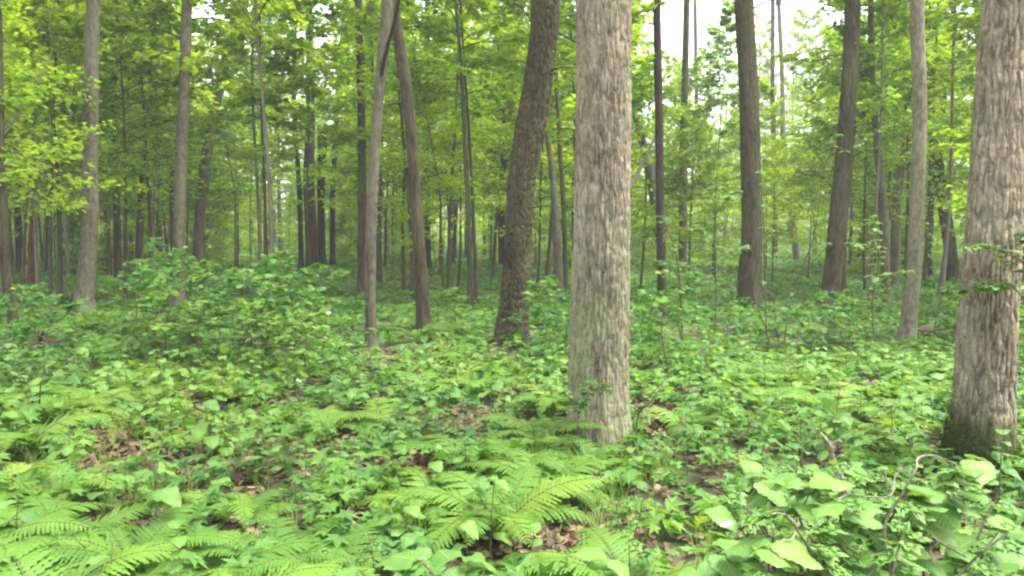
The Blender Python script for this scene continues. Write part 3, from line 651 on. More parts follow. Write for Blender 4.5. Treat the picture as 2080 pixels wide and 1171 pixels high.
branch(T['lean'], [(1105, 150), (1140, 137), (1180, 140)], .016, .007, dy=-.5)
branch(T['lean'], [(1072, 425), (1110, 418), (1150, 422), (1180, 415)], .013, .004, dy=-.4)
branch(T['slim'], [(771, 175), (783, 110), (800, 50), (812, -10)], .03, .025, dy=-.5, bark='bark_dark', name='vine')
branch(T['stout'], [(1532, 262), (1555, 245), (1580, 235)], .015, .004)
T_far = T['far brown trunk with a forked limb in the hazy middle']
branch(T_far, [(935, 205), (960, 165), (985, 135), (1010, 90)], .11, .04, bark='bark_far')

# moss tufts round the foot of the mossy trunk
def moss():
    root, P, r, loc = T['mossy']; g = Geo(); n = 15000
    th = RNG.uniform(0, 6.28, n); h = np.abs(RNG.normal(0, .1, n)) * (1 + 1.3 * np.maximum(0, np.cos(th - 3.3))) 
    rr = np.interp(h, P[:, 2] - loc[2], r); cx = np.interp(h, P[:, 2] - loc[2], P[:, 0] - loc[0]); cy_ = np.interp(h, P[:, 2] - loc[2], P[:, 1] - loc[1])
    rad = rr + .012 + .5 * .0 + RNG.uniform(0, .012, n) + np.exp(-h / .12) * .035
    p = np.stack([cx + np.cos(th) * rad, cy_ + np.sin(th) * rad, h - .03], 1)
    d = np.stack([np.cos(th), np.sin(th), RNG.uniform(.1, 1.2, n)], 1) + RNG.normal(0, .4, (n, 3))
    scatter_leaves(g, p, d, np.array([0, 0, 1.]) + RNG.normal(0, .5, (n, 3)), RNG.uniform(.008, .018, n), 'rhomb', 0)
    mm = leaf_mat('moss', [(0., (.03, .05, .008)), (.6, (.06, .09, .012)), (1., (.13, .15, .02))], .2, False, .8)
    obj('moss', g.mesh('moss', [mm]), root, kind='stuff')
moss()

# ------------------------------------------------------------------ understory, poles and far trees
def clear_of(x, y, pad=0.):
    return all((x - a) ** 2 + (y - b) ** 2 > (c + pad) ** 2 for a, b, c in SPOTS)
def px_of(x, y): return CX + F_PX * x / y
# (px, distance, scale, kind): small leafy trees placed where the photograph shows their foliage
US = [(40, 15, 1, 2), (-60, 12, .9, 3), (110, 18, 1.1, 4), (250, 17, 1.05, 3), (300, 20, 1.1, 4), (470, 17, 1, 2), (540, 21, 1.1, 5), (420, 24, 1.1, 4), (600, 19, 1, 3), (690, 23, 1.1, 5),
      (20, 22, 1.2, 5), (180, 24, 1.2, 5), (700, 16, .85, 1), (820, 22, 1.1, 4), (930, 24, 1.1, 3), (900, 19, .9, 2), (1000, 27, 1.2, 5), (1090, 22, 1, 3), (1160, 26, 1.2, 4), (1300, 21, 1.1, 2),
      (1290, 16, .8, 0), (1400, 20, .6, 3), (1450, 25, .55, 4), (1570, 23, .55, 3), (1600, 15.5, .85, 1), (1640, 24, .7, 2), (1760, 20, 1, 3), (1750, 14.5, .8, 0), (1870, 16, .9, 1), (1930, 22, 1.1, 4),
      (1980, 18, 1, 2), (2080, 15, 1, 3), (2140, 11, .9, 1), (1840, 27, 1.2, 5), (350, 29, 1.3, 5), (90, 30, 1.3, 4), (560, 28, 1.2, 3), (770, 29, 1.2, 5), (1530, 29, .6, 3), (1700, 30, 1.2, 4)]
for px, d, s, k in US:
    if px in (560, 540, 700, 1980, 470, 1750, 1870, 600, 690, 1290, 1160, 420, 110, 1600, 1930): continue
    x = (px - CX) / F_PX * d
    kind_tree(UNDER[k], x, d, s, 'understory_tree', f'{"low" if k < 2 else "slender" if k < 4 else "tall thin"} leafy understory tree', 'tree', 'young leafy trees under the big ones'); SPOTS.append((x, d, .3))
WIDE = [(400, 440, 22), (610, 680, 37), (1495, 1550, 17), (1665, 1735, 16), (1885, 1940, 25), (1330, 1350, 15)]
def fill(n, y0, y1, kinds, name, desc, grp, scr, shared, dens=lambda px: 1., pw=1., gap=.5, margin=260):
    c = 0; tries = 0
    while c < n and tries < n * 60:
        tries += 1; y = (y0 ** pw + (y1 ** pw - y0 ** pw) * random.random()) ** (1 / pw); px = random.uniform(-margin, 2080 + margin)
        if random.random() > dens(px): continue
        x = (px - CX) / F_PX * y
        wd = 40 if kinds is POLE else 1500 / y + 25
        if any(y < tY + 1 and ta - wd < px < tb + wd for ta, tb, tY in TRACK if tY < 40) and random.random() < (.5 if kinds is POLE else .8): continue
        if kinds is not POLE and any(y < tY + 1 and ta - 2300 / y < px < tb + 2300 / y for ta, tb, tY in WIDE): continue
        if not clear_of(x, y, gap): continue
        kk = random.randrange(len(kinds)); kind_tree(kinds[kk], x, y, random.uniform(*scr), name, desc[kk % len(desc)], 'tree', grp, shared); SPOTS.append((x, y, .25)); c += 1
gapf = lambda px: .13 if 1370 < px < 1660 else .18 if 1690 <= px < 1960 else 1. if px < 620 else .5 if px < 1200 else .3
fill(120, 15, 42, POLE, 'pole_tree', ['thin bare-stemmed pole tree', 'thin pale pole tree', 'thin pole tree with high leaves', 'taller pole tree'], 'thin pole trees', (.8, 1.15), False, lambda px: .3 if 1370 < px < 1680 else 1.)
fill(60, 22, 55, UNDER[2:], 'understory_tree', ['bushy leafy understory tree'], 'leafy understory trees deeper in the wood', (1., 1.5), True, lambda px: .2 if 1340 < px < 1700 else .45 if px > 1200 else 1.)
fill(85, 27, 62, LOWU, 'understory_tree', ['low spreading leafy tree'], 'low spreading trees deeper in the wood', (.6, 1.05), True)
fill(80, 32, 95, TALL, 'forest_tree', ['tall forest tree'], 'tall forest trees deep in the wood', (.8, 1.1), True, gapf)
for px, d, k, c in [(1420, 76, 3, 1.05), (1525, 64, 2, 1.), (1612, 82, 4, 1.), (1655, 56, 1, 1.), (1385, 60, 0, 1.), (1570, 92, 4, 1.)]:
    kind_tree(TALL[k], (px - CX) / F_PX * d, d, c, 'forest_tree', 'tall forest tree', 'tree', 'tall forest trees deep in the wood', True)
fill(80, 42, 100, POLE, 'pole_tree', ['thin far pole tree'], 'thin pole trees deep in the wood', (.9, 1.3), True, lambda px: .3 if 1370 < px < 1680 else .8)

# far edge of the wood: one mass of leaf clumps
def distant_wood():
    g = Geo(); n = 42000
    a = RNG.uniform(-.95, .95, n); d = RNG.uniform(100, 125, n); x = np.sin(a) * d; y = np.cos(a) * d
    top = 9 + 4 * np.sin(a * 23) + 3 * np.sin(a * 51 + 1) + 2 * np.sin(a * 97)
    z = RNG.random(n) ** 1.1 * top
    p = np.stack([x, y, z], 1)
    scatter_leaves(g, p, RNG.normal(0, 1, (n, 3)), np.array([0, 0, 1.]) + RNG.normal(0, .6, (n, 3)), RNG.uniform(.5, 1.1, n), 'rhomb', 0)
    o = obj('distant_wood', g.mesh('distant_wood', [M['tree_leaf']])); o['kind'] = 'stuff'; o['label'] = 'far mass of leaves closing off the wood'
distant_wood()

# ------------------------------------------------------------------ leafy saplings in the middle distance
def sapling_kind(h, seed, leaf=.1):
    P, rad = leader(h, .009 + .002 * h, seed, .08, 9, 1.1); g = Geo(); tube(g, P, rad, 5, 0); st = g.mesh('stem', [M['twig']])
    g = Geo(); grow_crown(g, P, rad, .3, int(9 + 3 * h), (.3, .62), (5, 45), 4, 7, leaf, 'oval', seed=seed, sub=.5, droop=.1, shape=lambda u: 1 - .45 * u)
    return st, g.mesh('foliage', [M['twig'], M['leaf_far']])
SAP = [sapling_kind(1. + .22 * k, 500 + k, .095) for k in range(6)]
def sapling(px, d, k, sc=1., lab=None):
    x = (px - CX) / F_PX * d; o = thing('sapling', '', 'sapling', (x, d, float(gz(x, d))), random.uniform(0, 6.28), 'leafy saplings', (sc, sc, sc))
    o.scale = (sc, sc, sc * .76); obj('stem', SAP[k][0], o); obj('foliage', SAP[k][1], o, kind='stuff')
    if lab: o['label'] = lab
    else: auto_label(o, f'{"knee-high" if k < 2 else "waist-high" if k < 4 else "head-high"} leafy sapling')
for px, d, k, s in [(310, 9.6, 2, .95), (370, 10.2, 3, .9), (430, 9.2, 3, .9), (480, 8.6, 3, .85), (540, 9.4, 4, .82), (590, 8.8, 2, .95), (650, 9.6, 3, .85), (520, 7.8, 1, .9), (610, 7.6, 1, .85), (400, 8.4, 1, .9), (330, 10.8, 5, .82), (560, 10.8, 4, .85),
                    (340, 8.7, 2, 1), (270, 11, 3, 1), (270, 12, 2, .8), (70, 10.5, 2, .8), (20, 9, 2, .8), (90, 7.4, 2, .9), (1110, 10, 2, .9), (1140, 8.6, 1, .9),
                    (1390, 9.8, 3, .9), (1330, 11.4, 1, .9), (1480, 12, 1, .8), (1590, 10.4, 1, .8), (1740, 11, 1, .9), (1780, 12, 2, .8), (1900, 12, 1, .9), (1960, 10, 1, .8), (2060, 9, 2, .9), (2100, 7.5, 3, .9), (1360, 8.1, 1, 1), (900, 12, 1, .8), (1680, 10, 1, 1), (1250, 10.5, 2, 1)]:
    sapling(px, d, k, s * (1.1 if 280 < px < 660 and d > 8.5 else 1)); SPOTS.append(((px - CX) / F_PX * d, d, .02))

# thin arching saplings with few leaves
def wand(paths, Y, label, leaf_every=0, name='sapling', mat='twig', r0=.011, lf=.09, cat='sapling', leafmesh=None):
    b = pt(*paths[0][0], Y); b.z = float(gz(b.x, b.y)); o = thing(name, label, cat, tuple(b)); loc = np.array(b)
    for q, path in enumerate(paths):
        W = [np.array(pt(a, c, Y)) for a, c in path]
        if q == 0: W[0][2] = b.z - .03
        for i in range(1, len(W)): W[i][1] += .06 * math.sin(i * 2.1 + q)
        Q = curve_pts(W, 6 * len(W)); g = Geo(); rr = np.linspace(r0 * (1 if q == 0 else .55), r0 * .25, len(Q)); tube(g, Q - loc, rr, 6)
        obj('stem' if q == 0 else 'branch', g.mesh('stem', [M[mat]]), o)
        if leaf_every:
            for i in range(int(len(Q) * .35), len(Q), leaf_every):
                for s in (-1, 1):
                    a = random.uniform(0, 6.28); obj('leaf', random.choice(leafmesh or OVATE), o, tuple(Q[i] - loc), (random.uniform(-.3, .3), random.uniform(-.3, .3), a), lf * random.uniform(.8, 1.2))
    return o
wand([[(1590, 692), (1612, 600), (1650, 480), (1672, 345)], [(1672, 345), (1700, 318), (1745, 290), (1785, 265), (1818, 250)], [(1625, 560), (1660, 520), (1690, 490)], [(1655, 460), (1640, 420), (1600, 395)], [(1672, 345), (1690, 300), (1700, 270)]], 10.8, 'thin dark arching sapling with a forked bare top before the tilted trunk', 3)
wand([[(1560, 705), (1556, 580), (1548, 440), (1540, 350)], [(1552, 500), (1575, 470), (1600, 455)]], 10.2, 'thin upright sapling wand against the stout brown trunk', 3)
wand([[(890, 640), (884, 540), (878, 450), (870, 380)], [(884, 540), (896, 510), (905, 490)]], 13.8, 'thin dark sapling wand beside the curved brown trunk', 4)
wand([[(1285, 900), (1300, 845), (1312, 820), (1340, 790), (1350, 780)], [(1303, 835), (1325, 800), (1370, 745)]], 5.6, 'bare dark twiggy sapling at the foot of the big ridged trunk', 0, r0=.009)
wand([[(50, 900), (68, 850), (92, 770), (98, 715)], [(70, 845), (60, 790), (40, 750)]], 5.8, 'thin dark sapling stem among the ferns by the dark log', 4, r0=.009)
wand([[(505, 760), (508, 690), (500, 600), (512, 520)], [(505, 640), (525, 590), (540, 560)]], 8.2, 'thin dark upright stem among the leafy saplings', 3, lf=.1)
wand([[(1452, 690), (1456, 600), (1448, 480), (1455, 380)], [(1452, 560), (1480, 520), (1510, 500)], [(1450, 500), (1425, 470), (1405, 465)], [(1450, 440), (1480, 400), (1500, 390)]], 11.5, 'upright leafy sapling wand in the bright gap before the stout trunk', 1, lf=.12)
wand([[(1780, 720), (1775, 620), (1782, 520), (1770, 440)], [(1777, 600), (1810, 560), (1840, 550)], [(1780, 540), (1750, 500), (1720, 495)]], 10.5, 'upright leafy sapling wand between the tilted and pale trunks', 1, lf=.12)
wand([[(1700, 705), (1698, 640), (1712, 600), (1740, 570)]], 12, 'small stem with leaves beside the tilted trunk', 2)
wand([[(1388, 700), (1384, 600), (1372, 520), (1352, 455), (1350, 440)], [(1384, 560), (1410, 510), (1425, 480)], [(1376, 540), (1345, 530), (1330, 540)]], 9.6, 'leafy wand of a sapling in front of the dark pole tree', 1, lf=.11, leafmesh=MAPLE)
wand([[(1180, 905), (1176, 850), (1186, 800), (1210, 770)], [(1180, 830), (1200, 800), (1240, 775)], [(1178, 850), (1160, 815), (1150, 790)]], 5.2, 'small leafy sapling with pale green leaves against the foot of the big ridged trunk', 1, lf=.075, r0=.004, leafmesh=MAPLE)
wand([[(2110, 900), (2100, 700), (2085, 560), (2030, 510), (1975, 500)], [(2098, 640), (2060, 585), (2000, 580), (1960, 590)], [(2085, 560), (2100, 500), (2090, 470)]], 4.4, 'sapling with broad lobed leaves crossing the mossy trunk', 1, lf=.1, leafmesh=MAPLE, r0=.007)

# ------------------------------------------------------------------ carpet of low plants
BARE = [(px, py) for px, py in [(230, 945), (200, 915), (330, 985), (520, 950), (850, 972), (1400, 880), (1610, 845), (180, 985), (300, 770), (340, 830), (1130, 1110), (1330, 860), (1760, 795)]]
BARE_XY = []
for px, py in BARE:
    Y = ground_Y(py); BARE_XY.append(((px - CX) / F_PX * Y, Y, .1 + .022 * Y))
def bare(x, y):
    return any(((x - a) / c) ** 2 + ((y - b) / (c * 1.3)) ** 2 < 1 for a, b, c in BARE_XY)

# large ferns first: (px, distance, size, fronds)
FERNS = [(1010, 4.05, 1.05, 9), (1110, 4.6, .95, 8), (885, 4.25, .85, 8), (950, 5.1, .95, 8), (1290, 3.2, 1., 7), (60, 3., 1.05, 9), (190, 2.9, .95, 9), (330, 2.6, .95, 9), (470, 2.6, .9, 8), (600, 2.65, .95, 9), (700, 2.8, .95, 7), (420, 2.95, .9, 7), (-60, 3.6, 1.15, 8),
         (90, 4.4, 1., 8), (20, 5.2, 1.1, 9), (130, 6.1, 1.1, 9), (200, 6.5, 1.05, 9), (40, 6.9, 1.1, 8), (655, 5.9, .95, 8), (760, 6.1, .9, 7), (450, 6.9, .9, 7), (1140, 6.5, 1., 8), (1100, 5.7, .9, 7), (1400, 6.1, .85, 7), (250, 7.4, 1., 8),
         (1190, 5.2, .8, 6), (1040, 5.0, .8, 7), (1700, 6.3, 1., 8), (1800, 6.9, 1., 8), (1560, 6.8, .95, 8), (860, 7.4, .9, 7), (1500, 8., 1., 8), (1880, 8.1, 1., 8), (990, 7.7, .9, 7), (1080, 3.25, .75, 6), (1240, 2.75, .8, 7), (780, 2.9, .75, 7), (420, 3.35, .85, 8), (540, 3.5, .8, 7), (250, 3.5, .9, 8), (660, 3.4, .8, 7), (110, 3.7, .9, 8), (560, 3.0, .8, 7), (480, 4.1, .7, 7), (740, 4.3, .7, 6)]
FXY = [((px - CX) / F_PX * d, d - .1, s) for px, d, s, n in FERNS if d < 6]
for px, d, s, n in FERNS:
    x = (px - CX) / F_PX * d
    if clear_of(x, d, 0): fern(x, d, s, n); SPOTS.append((x, d, .1))
for k in range(62):
    d = random.uniform(7.5, 17); px = random.uniform(-80, 2160); x = (px - CX) / F_PX * d
    if clear_of(x, d, .15): fern(x, d, random.uniform(.85, 1.2), random.choice([6, 7, 8]), True)

cell = .25; cnt = {'maple': 0, 'heart': 0, 'oval': 0, 'herb': 0}
yy = 2.45
while yy < 9.2:
    step = cell * (1 + .05 * (yy - 2.5)); xm = 1.0 * yy * .66 + .3; xx = -xm
    while xx < xm:
        x = xx + random.uniform(-.5, .5) * step; y = yy + random.uniform(-.5, .5) * step; xx += step
        if not clear_of(x, y, -.04) or (bare(x, y) and random.random() < .93): continue
        q = random.random() + .18 * math.sin(x * 1.7 + y * .9); px = px_of(x, y)
        if any((x - fx) ** 2 + (y - fy) ** 2 < (.42 * fs) ** 2 for fx, fy, fs in FXY) and random.random() < .68: continue
        herb = (abs(px - 1480) < 160 and y < 4.6) or (abs(px - 1040) < 90 and y < 3.3) or (300 < px < 420 and y < 4)
        kind = 'herb' if (herb and random.random() < .55) else 'maple' if q < .42 else 'heart' if q < .8 else 'oval'
        if cnt[kind] >= 298: continue
        cnt[kind] += 1; small_plant(kind, x, y, random.uniform(.72, 1.18))
    yy += step
print('plants', cnt)

# beyond: the carpet that nobody could count
FEET = [(a, b) for a, b, c in SPOTS[:len(TRACK)] if b < 28]
def undergrowth():
    g = Geo(); rg = RNG
    def band(y0, y1, dens, leaf, kind, nl, hh):
        A = 1.44 * (y1 * y1 - y0 * y0) / 2 + 4.4 * (y1 - y0); n = int(A * dens)
        y = np.sqrt(rg.uniform(y0 * y0, y1 * y1, n)); x = rg.uniform(-1, 1, n) * (.72 * y + 2.2)
        front = lambda a, b: any(tY - 2.2 < b < tY + .1 and abs(a - tx) < .32 for tx, tY in FEET)
        keep = np.array([not (b > 8 and front(a, b) and rg.random() < .6) for a, b in zip(x, y)]) if y0 >= 12 and y1 < 30 else np.array([not (b > 8 and front(a, b) and rg.random() < .6) and not (bare(a, b) and rg.random() < .9) for a, b in zip(x, y)]) if y0 < 12 else np.ones(n, bool)
        clump = vnoise(x * .8 + 40, y * .8 + 40) > .22; keep &= clump | (rg.random(n) < .35)
        x, y = x[keep], y[keep]; n = len(x); h = rg.uniform(.35, 1., n) * hh * (.6 + .9 * vnoise(x * .5 + 9, y * .5 + 9)); z = gz(x, y) * (y < 70)
        # leaves round each stem
        az = rg.uniform(0, 6.28, (n, nl)); t = rg.uniform(.45, 1, (n, nl)); rad = rg.uniform(.02, .13, (n, nl)) * (hh / .35)
        P = np.stack([x[:, None] + np.cos(az) * rad, y[:, None] + np.sin(az) * rad, z[:, None] + h[:, None] * t], -1).reshape(-1, 3)
        D = np.stack([np.cos(az), np.sin(az), rg.uniform(-.5, .35, (n, nl))], -1).reshape(-1, 3)
        U = np.array([0, 0, 1.]) + rg.normal(0, .45, P.shape); pt_ = np.repeat(np.clip(.42 + .45 * (vnoise(x * 1.1, y * 1.1) - .5) + rg.normal(0, .12, n), 0, 1), nl)
        scatter_leaves(g, P, D, U, np.full(len(P), leaf) * rg.uniform(.6, 1.2, len(P)), kind, 0, np.clip(pt_ + rg.normal(0, .08, len(P)), 0, 1))
    band(2.6, 9.5, 29, .105, 'star', 7, .21)
    band(9., 16, 17, .105, 'star', 9, .22)
    band(14, 28, 15, .125, 'oval', 8, .2)
    band(28, 60, 4.8, .21, 'rhomb', 8, .3)
    band(60, 110, 1.2, .5, 'rhomb', 8, .8)
    o = obj('undergrowth', g.mesh('undergrowth', [M['leaf_far']])); o['kind'] = 'stuff'; o['label'] = 'green carpet of low leafy plants over the forest floor'
undergrowth()
def litter():
    g = Geo(); n = 42000; y = np.sqrt(RNG.uniform(4.5, 100, n)); x = RNG.uniform(-.75, .75, n) * y
    c = np.array(BARE_XY)[RNG.integers(0, len(BARE_XY), n // 2)]; x[:n // 2] = c[:, 0] + RNG.normal(0, .6, n // 2) * c[:, 2]; y[:n // 2] = c[:, 1] + RNG.normal(0, .75, n // 2) * c[:, 2]
    V = np.array([[0, 0, 0], [-.3, .3, .14], [-.22, .75, .1], [0, 1, .02], [.26, .7, .16], [.32, .3, .08], [0, .5, 0]])
    P = np.stack([x, y, gz(x, y) + RNG.uniform(.008, .04, n)], 1); D = RNG.normal(0, 1, (n, 3)); D[:, 2] *= .25
    U = np.array([0, 0, 1.]) + RNG.normal(0, .35, (n, 3))
    D = norm(D); X = norm(np.cross(D, U)); Z = np.cross(X, D); S = RNG.uniform(.03, .075, n)
    W = P[:, None] + S[:, None, None] * (V[None, :, 0:1] * X[:, None] * 1.2 + V[None, :, 1:2] * D[:, None] + V[None, :, 2:3] * Z[:, None] * RNG.uniform(-.5, 1.8, (n, 1, 1)))
    F = np.array([[0, 6, 1], [1, 6, 2], [2, 6, 3], [3, 6, 4], [4, 6, 5], [5, 6, 0]])[[0, 1, 2, 3, 4, 5]]
    g.add(W.reshape(-1, 3), (F[None] + (np.arange(n) * 7)[:, None, None]).reshape(-1, 3), 0, np.repeat(np.clip(RNG.beta(2.2, 2, n), 0, 1), 7), None, False)
    o = obj('leaf_litter', g.mesh('leaf_litter', [M['litter']])); o['kind'] = 'stuff'; o['label'] = 'brown dead leaves lying over the forest floor'
litter()
def grass():
    g = Geo(); C = []
    for px, py, rad, n in [(1130, 1050, .35, 45), (300, 1040, .3, 30), (520, 960, .3, 12), (240, 990, .3, 20), (1170, 960, .3, 40), (850, 1090, .2, 25), (640, 1040, .25, 30), (110, 930, .3, 50), (300, 900, .3, 30), (1330, 960, .3, 30)]:
        Y = ground_Y(py); C += [((px - CX) / F_PX * Y + random.gauss(0, rad * .6), Y + random.gauss(0, rad * .7)) for _ in range(n)]
    C += [((random.uniform(0, 2080) - CX) / F_PX * y, y) for y in (random.uniform(3, 9) for _ in range(160))]
    C = np.array(C); m = 6; n = len(C) * m; c = np.repeat(C, m, 0) + RNG.normal(0, .012, (n, 2)); az = RNG.uniform(0, 6.28, n); h = RNG.uniform(.1, .26, n); w = RNG.uniform(.0012, .0024, n); bend = RNG.uniform(.2, .9, n)
    z0 = gz(c[:, 0], c[:, 1]); V = []
    for t, ww in ((0, 1), (.4, .9), (.75, .6), (1, .05)):
        ox = bend * h * t ** 2; bx = c[:, 0] + np.cos(az) * ox; by = c[:, 1] + np.sin(az) * ox; bz = z0 + h * t * (1 - .25 * bend * t)
        for s in (-1, 1): V.append(np.stack([bx - s * np.sin(az) * w * ww, by + s * np.cos(az) * w * ww, bz], 1))
    V = np.stack(V, 1).reshape(-1, 3); F = np.array([[0, 1, 3, 2], [2, 3, 5, 4], [4, 5, 7, 6]])
    g.add(V, (F[None] + (np.arange(n) * 8)[:, None, None]).reshape(-1, 4), 0, np.repeat(RNG.uniform(.3, 1, n), 8), None, True)
    o = obj('grass', g.mesh('grass', [M['leaf_far']])); o['kind'] = 'stuff'; o['label'] = 'thin grass blades growing between the seedlings'
grass()

# ------------------------------------------------------------------ the big-leaved shrubs close to the camera
def big_shrub(px, d, top_py, label, nst, nl, lf, meshes, spread, seed, name='broad_leaved_shrub'):
    rg = random.Random(seed); x = (px - CX) / F_PX * d; z0 = float(gz(x, d)); H = CAM_H - (top_py - HOR) / F_PX * d - z0
    o = thing(name, label, 'shrub', (x, d, z0))
    for s in range(nst):
        az = s * 6.28 / nst + rg.uniform(-.4, .4); L = H * rg.uniform(.82, 1.)
        ex, ey = math.cos(az) * spread * rg.uniform(.4, 1), math.sin(az) * spread * .7 * rg.uniform(.4, 1)
        Q = curve_pts([(0, 0, -.02), (ex * .25, ey * .25, L * .5), (ex * .6, ey * .6, L * .82), (ex, ey, L * rg.uniform(.9, 1.0))], 14)
        g = Geo(); tube(g, Q, np.linspace(.0065, .002, 14), 5); obj('stem', g.mesh('stem', [M['twig']]), o)
        for k in range(nl):
            i = 13 - int(k * 8 / nl); a = rg.uniform(0, 6.28)
            obj('leaf', rg.choice(meshes), o, tuple(Q[i]), (rg.uniform(-.45, .2), rg.uniform(-.25, .25), a), lf * rg.uniform(.75, 1.2))
    return o
big_shrub(1740, 2.35, 880, 'big-leaved pale green shrub under the curved grey twig', 10, 11, .1, BIGL + BIGH, .42, 1)
big_shrub(1560, 2.15, 1010, 'low shrub of toothed round leaves around the short forked twig', 8, 9, .095, BIGH + BIGL[:1], .34, 2)
big_shrub(1950, 2.3, 1050, 'broad-leaved shrub in front of the mossy trunk foot', 10, 11, .093, BIGH + BIGL, .4, 3)
big_shrub(1400, 1.95, 1095, 'low round-leaved shrub beside the white petal', 6, 8, .09, BIGH, .28, 4)
big_shrub(1800, 1.9, 1050, 'dark lobed-leaved shrub below the curved grey twig', 9, 9, .098, BIGL, .38, 5)
big_shrub(2070, 2.6, 1060, 'pale broad-leaved shrub behind the mossy trunk foot shrub', 8, 9, .093, BIGH, .36, 6)
big_shrub(1640, 2.9, 960, 'lobed-leaved shrub beneath the bleached broken stub', 7, 8, .11, BIGL, .38, 7)
big_shrub(960, 2.2, 1130, 'dark round-leaved low shrub by the trefoil herbs', 5, 6, .085, BIGH, .22, 8)
big_shrub(1830, 3.2, 970, 'light green shrub with three-pointed leaves before the mossy trunk', 7, 8, .11, BIGL, .38, 9)
big_shrub(800, 2.35, 1100, 'low heart-leaved shrub between the ferns and trefoil herbs', 5, 6, .085, BIGH, .24, 10)

def twig_thing(paths, Y, label, r0, mat='dead', name='dead_twig', cat='twig', part='branch'):
    b = pt(*paths[0][0], Y); o = thing(name, label, cat, tuple(b)); loc = np.array(b)
    for q, (path) in enumerate(paths):
        W = [np.array(pt(a, c, Y)) for a, c in path]
        for i in range(len(W)): W[i][1] += .03 * math.sin(i * 1.7 + q) * (i > 0)
        Q = curve_pts(W, 6 * len(W)); g = Geo(); jit = RNG.normal(0, r0 * .12, Q.shape); jit[0] = 0
        tube(g, Q - loc + jit, np.linspace(r0 * (1 if q == 0 else .6), r0 * .35, len(Q)), 6, cap=True); obj('stem' if q == 0 else part, g.mesh('twig', [M[mat]]), o)
    return o
twig_thing([[(1812, 1180), (1808, 1080), (1825, 1010), (1850, 945), (1870, 935), (1905, 931), (1930, 938), (1948, 953)], [(1850, 945), (1825, 968), (1800, 998), (1770, 1008), (1735, 1012), (1700, 1015)], [(1812, 1120), (1780, 1140), (1750, 1172)]], 2.05, 'curved pale grey dead twig arching over the big leaves before the mossy trunk', .0036)
twig_thing([[(1556, 1180), (1566, 1120), (1576, 1098), (1600, 1088), (1622, 1075), (1628, 1058)], [(1622, 1070), (1600, 1050), (1560, 1035)], [(1576, 1098), (1565, 1070), (1560, 1050)]], 1.95, 'short forked grey dead twig among the round leaves', .0034)
twig_thing([[(1720, 1000), (1700, 945), (1683, 905), (1662, 878)], [(1690, 918), (1700, 900), (1705, 895)]], 3.7, 'bleached broken branch stub poking up behind the big leaves', .018, name='broken_branch', cat='branch')
twig_thing([[(1890, 1090), (1920, 1110), (1960, 1130)], [(1905, 1100), (1895, 1115), (1885, 1140)]], 2.0, 'short brown dead twig among the leaves below the mossy trunk', .006, mat='twig')
twig_thing([[(1279, 382), (1300, 345), (1325, 290), (1345, 225)], [(1310, 325), (1330, 300)]], 19, 'pale leaning dead pole caught behind the big ridged trunk', .055, name='dead_pole', cat='dead tree')
twig_thing([[(-20, 310), (30, 240), (80, 160), (105, 110)], [(20, 255), (40, 215)]], 12, 'long pale dead branch slanting up by the edge trunk', .014, name='dead_branch', cat='branch')
# the red rotten snag among the dark thicket
traced_tree([(62, 550, 18), (66, 480, 14), (69, 395, 9)], M['rot'], 'reddish rotten snag standing by the edge trunk', Y=21, amp=.02, n=18, rings=40, crown=None, top='broken', name='snag', cat='dead tree', seed=80)

def log(px, py, L, r, az, label, mat='bark_dark', lift=.6):
    Y = ground_Y(py); x = (px - CX) / F_PX * Y; o = thing('fallen_log', label, 'log', (x, Y, float(gz(x, Y)) + r * lift)); g = Geo()
    s = np.linspace(-.5, .5, 24)[:, None]; d = np.array([math.cos(az), math.sin(az), .04]); P = s * L * d + np.array([0, 0, 1.]) * .03 * np.sin(s * 6)
    tube(g, P, r * (1 - .25 * (s[:, 0] + .5)), 16, 0, .5, lambda th, z, rr: rr * .12 * np.sin(th * 4 + z * 9) + rr * .1 * (vnoise(th * 5, z * 3 + P[:, :1] * 20) - .5), cap=True)
    obj('trunk', g.mesh('log', [M[mat]]), o)
    g2 = Geo(); tube(g2, [(.1 * L, 0, r * .6), (.14 * L, -.05, r * 1.6), (.2 * L, -.08, r * 2.2)], [r * .25, r * .18, r * .08], 6, cap=True); obj('branch_stub', g2.mesh('stub', [M[mat]]), o)
log(60, 726, .95, .11, .15, 'short black rotting log among the ferns by the edge trunk')
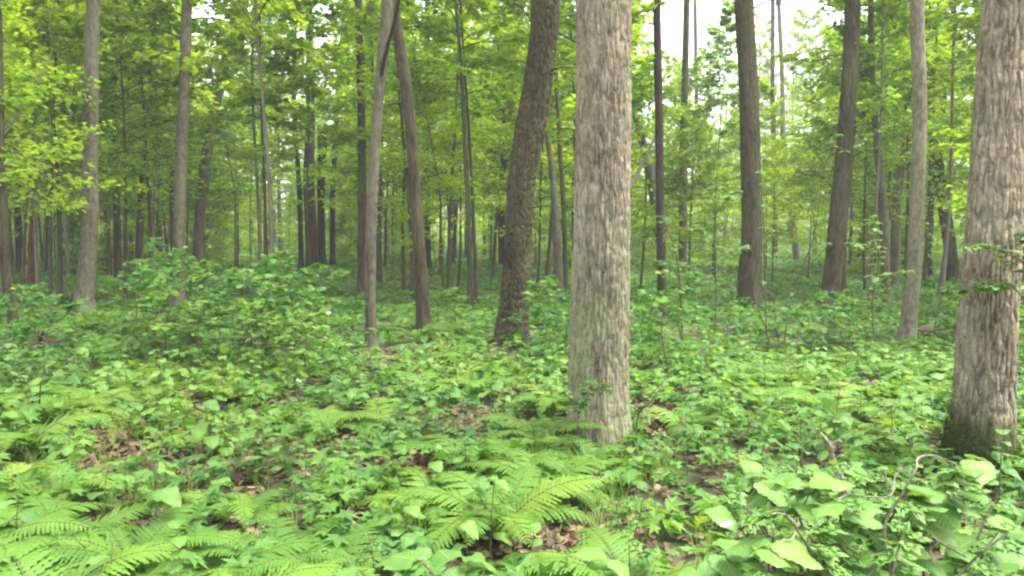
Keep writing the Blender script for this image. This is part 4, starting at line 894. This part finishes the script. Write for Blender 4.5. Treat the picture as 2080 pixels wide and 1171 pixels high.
log(1925, 692, 1.1, .12, -.3, 'dark mossy fallen log beside the mossy trunk')
log(320, 680, 1.3, .1, .2, 'dark fallen log half buried beneath the leafy saplings')
log(1300, 552, 2.6, .14, .1, 'long low fallen log behind the big ridged trunk')
log(215, 545, 3., .35, .1, 'thick reddish fallen log deep in the thicket', 'rot')
log(290, 765, .6, .08, -.5, 'short dark log lying in the litter below the saplings')
log(1170, 600, 1.6, .09, .35, 'dark fallen pole at the foot of the grey trunk behind the ridged one')

# white petals caught on leaves
def petal(px, py, Y, s, label):
    p = pt(px, py, Y); o = obj('fallen_petal', OV_P, None, tuple(p), (.5, .3, random.uniform(0, 6)), s); o['label'] = label; o['category'] = 'petal'
OV_P = blade_mesh('petal', M['petal'], lambda t: .3 * math.sin(math.pi * min(1, (t + .08) / 1.08)) if t < 1 else 0, 0, .3, .2, 7, .1, 0.02, 3)
petal(1462, 1068, 1.9, .034, 'white petal lying on the round leaves in front')
petal(2074, 520, 4.3, .045, 'white petal on the lobed leaves crossing the mossy trunk')
petal(660, 640, 9, .08, 'white petal high on the leafy saplings')
petal(612, 777, 7, .07, 'white petal low among seedlings under the saplings')

def haze():
    g = Geo(); x0, x1, y0, y1, z0, z1 = -160, 160, -12, 135, -1.5, 27
    V = [(x, y, z) for x in (x0, x1) for y in (y0, y1) for z in (z0, z1)]
    g.add(V, [[0, 1, 3, 2], [4, 6, 7, 5], [0, 4, 5, 1], [2, 3, 7, 6], [0, 2, 6, 4], [1, 5, 7, 3]], 0, .5, None, False)
    m, N, L = new_mat('haze'); v = N.new('ShaderNodeVolumePrincipled'); v.inputs['Density'].default_value = .0016; v.inputs['Color'].default_value = (.9, .93, .9, 1)
    out = N.new('ShaderNodeOutputMaterial'); L.new(v.outputs[0], out.inputs['Volume'])
    o = obj('haze', g.mesh('haze', [m])); o['kind'] = 'stuff'; o['label'] = 'thin pale haze in the air of the wood'
if HAZE: haze()
settle_labels()
print('objects', len(bpy.data.objects), 'tris', sum(len(m.polygons) for m in bpy.data.meshes))
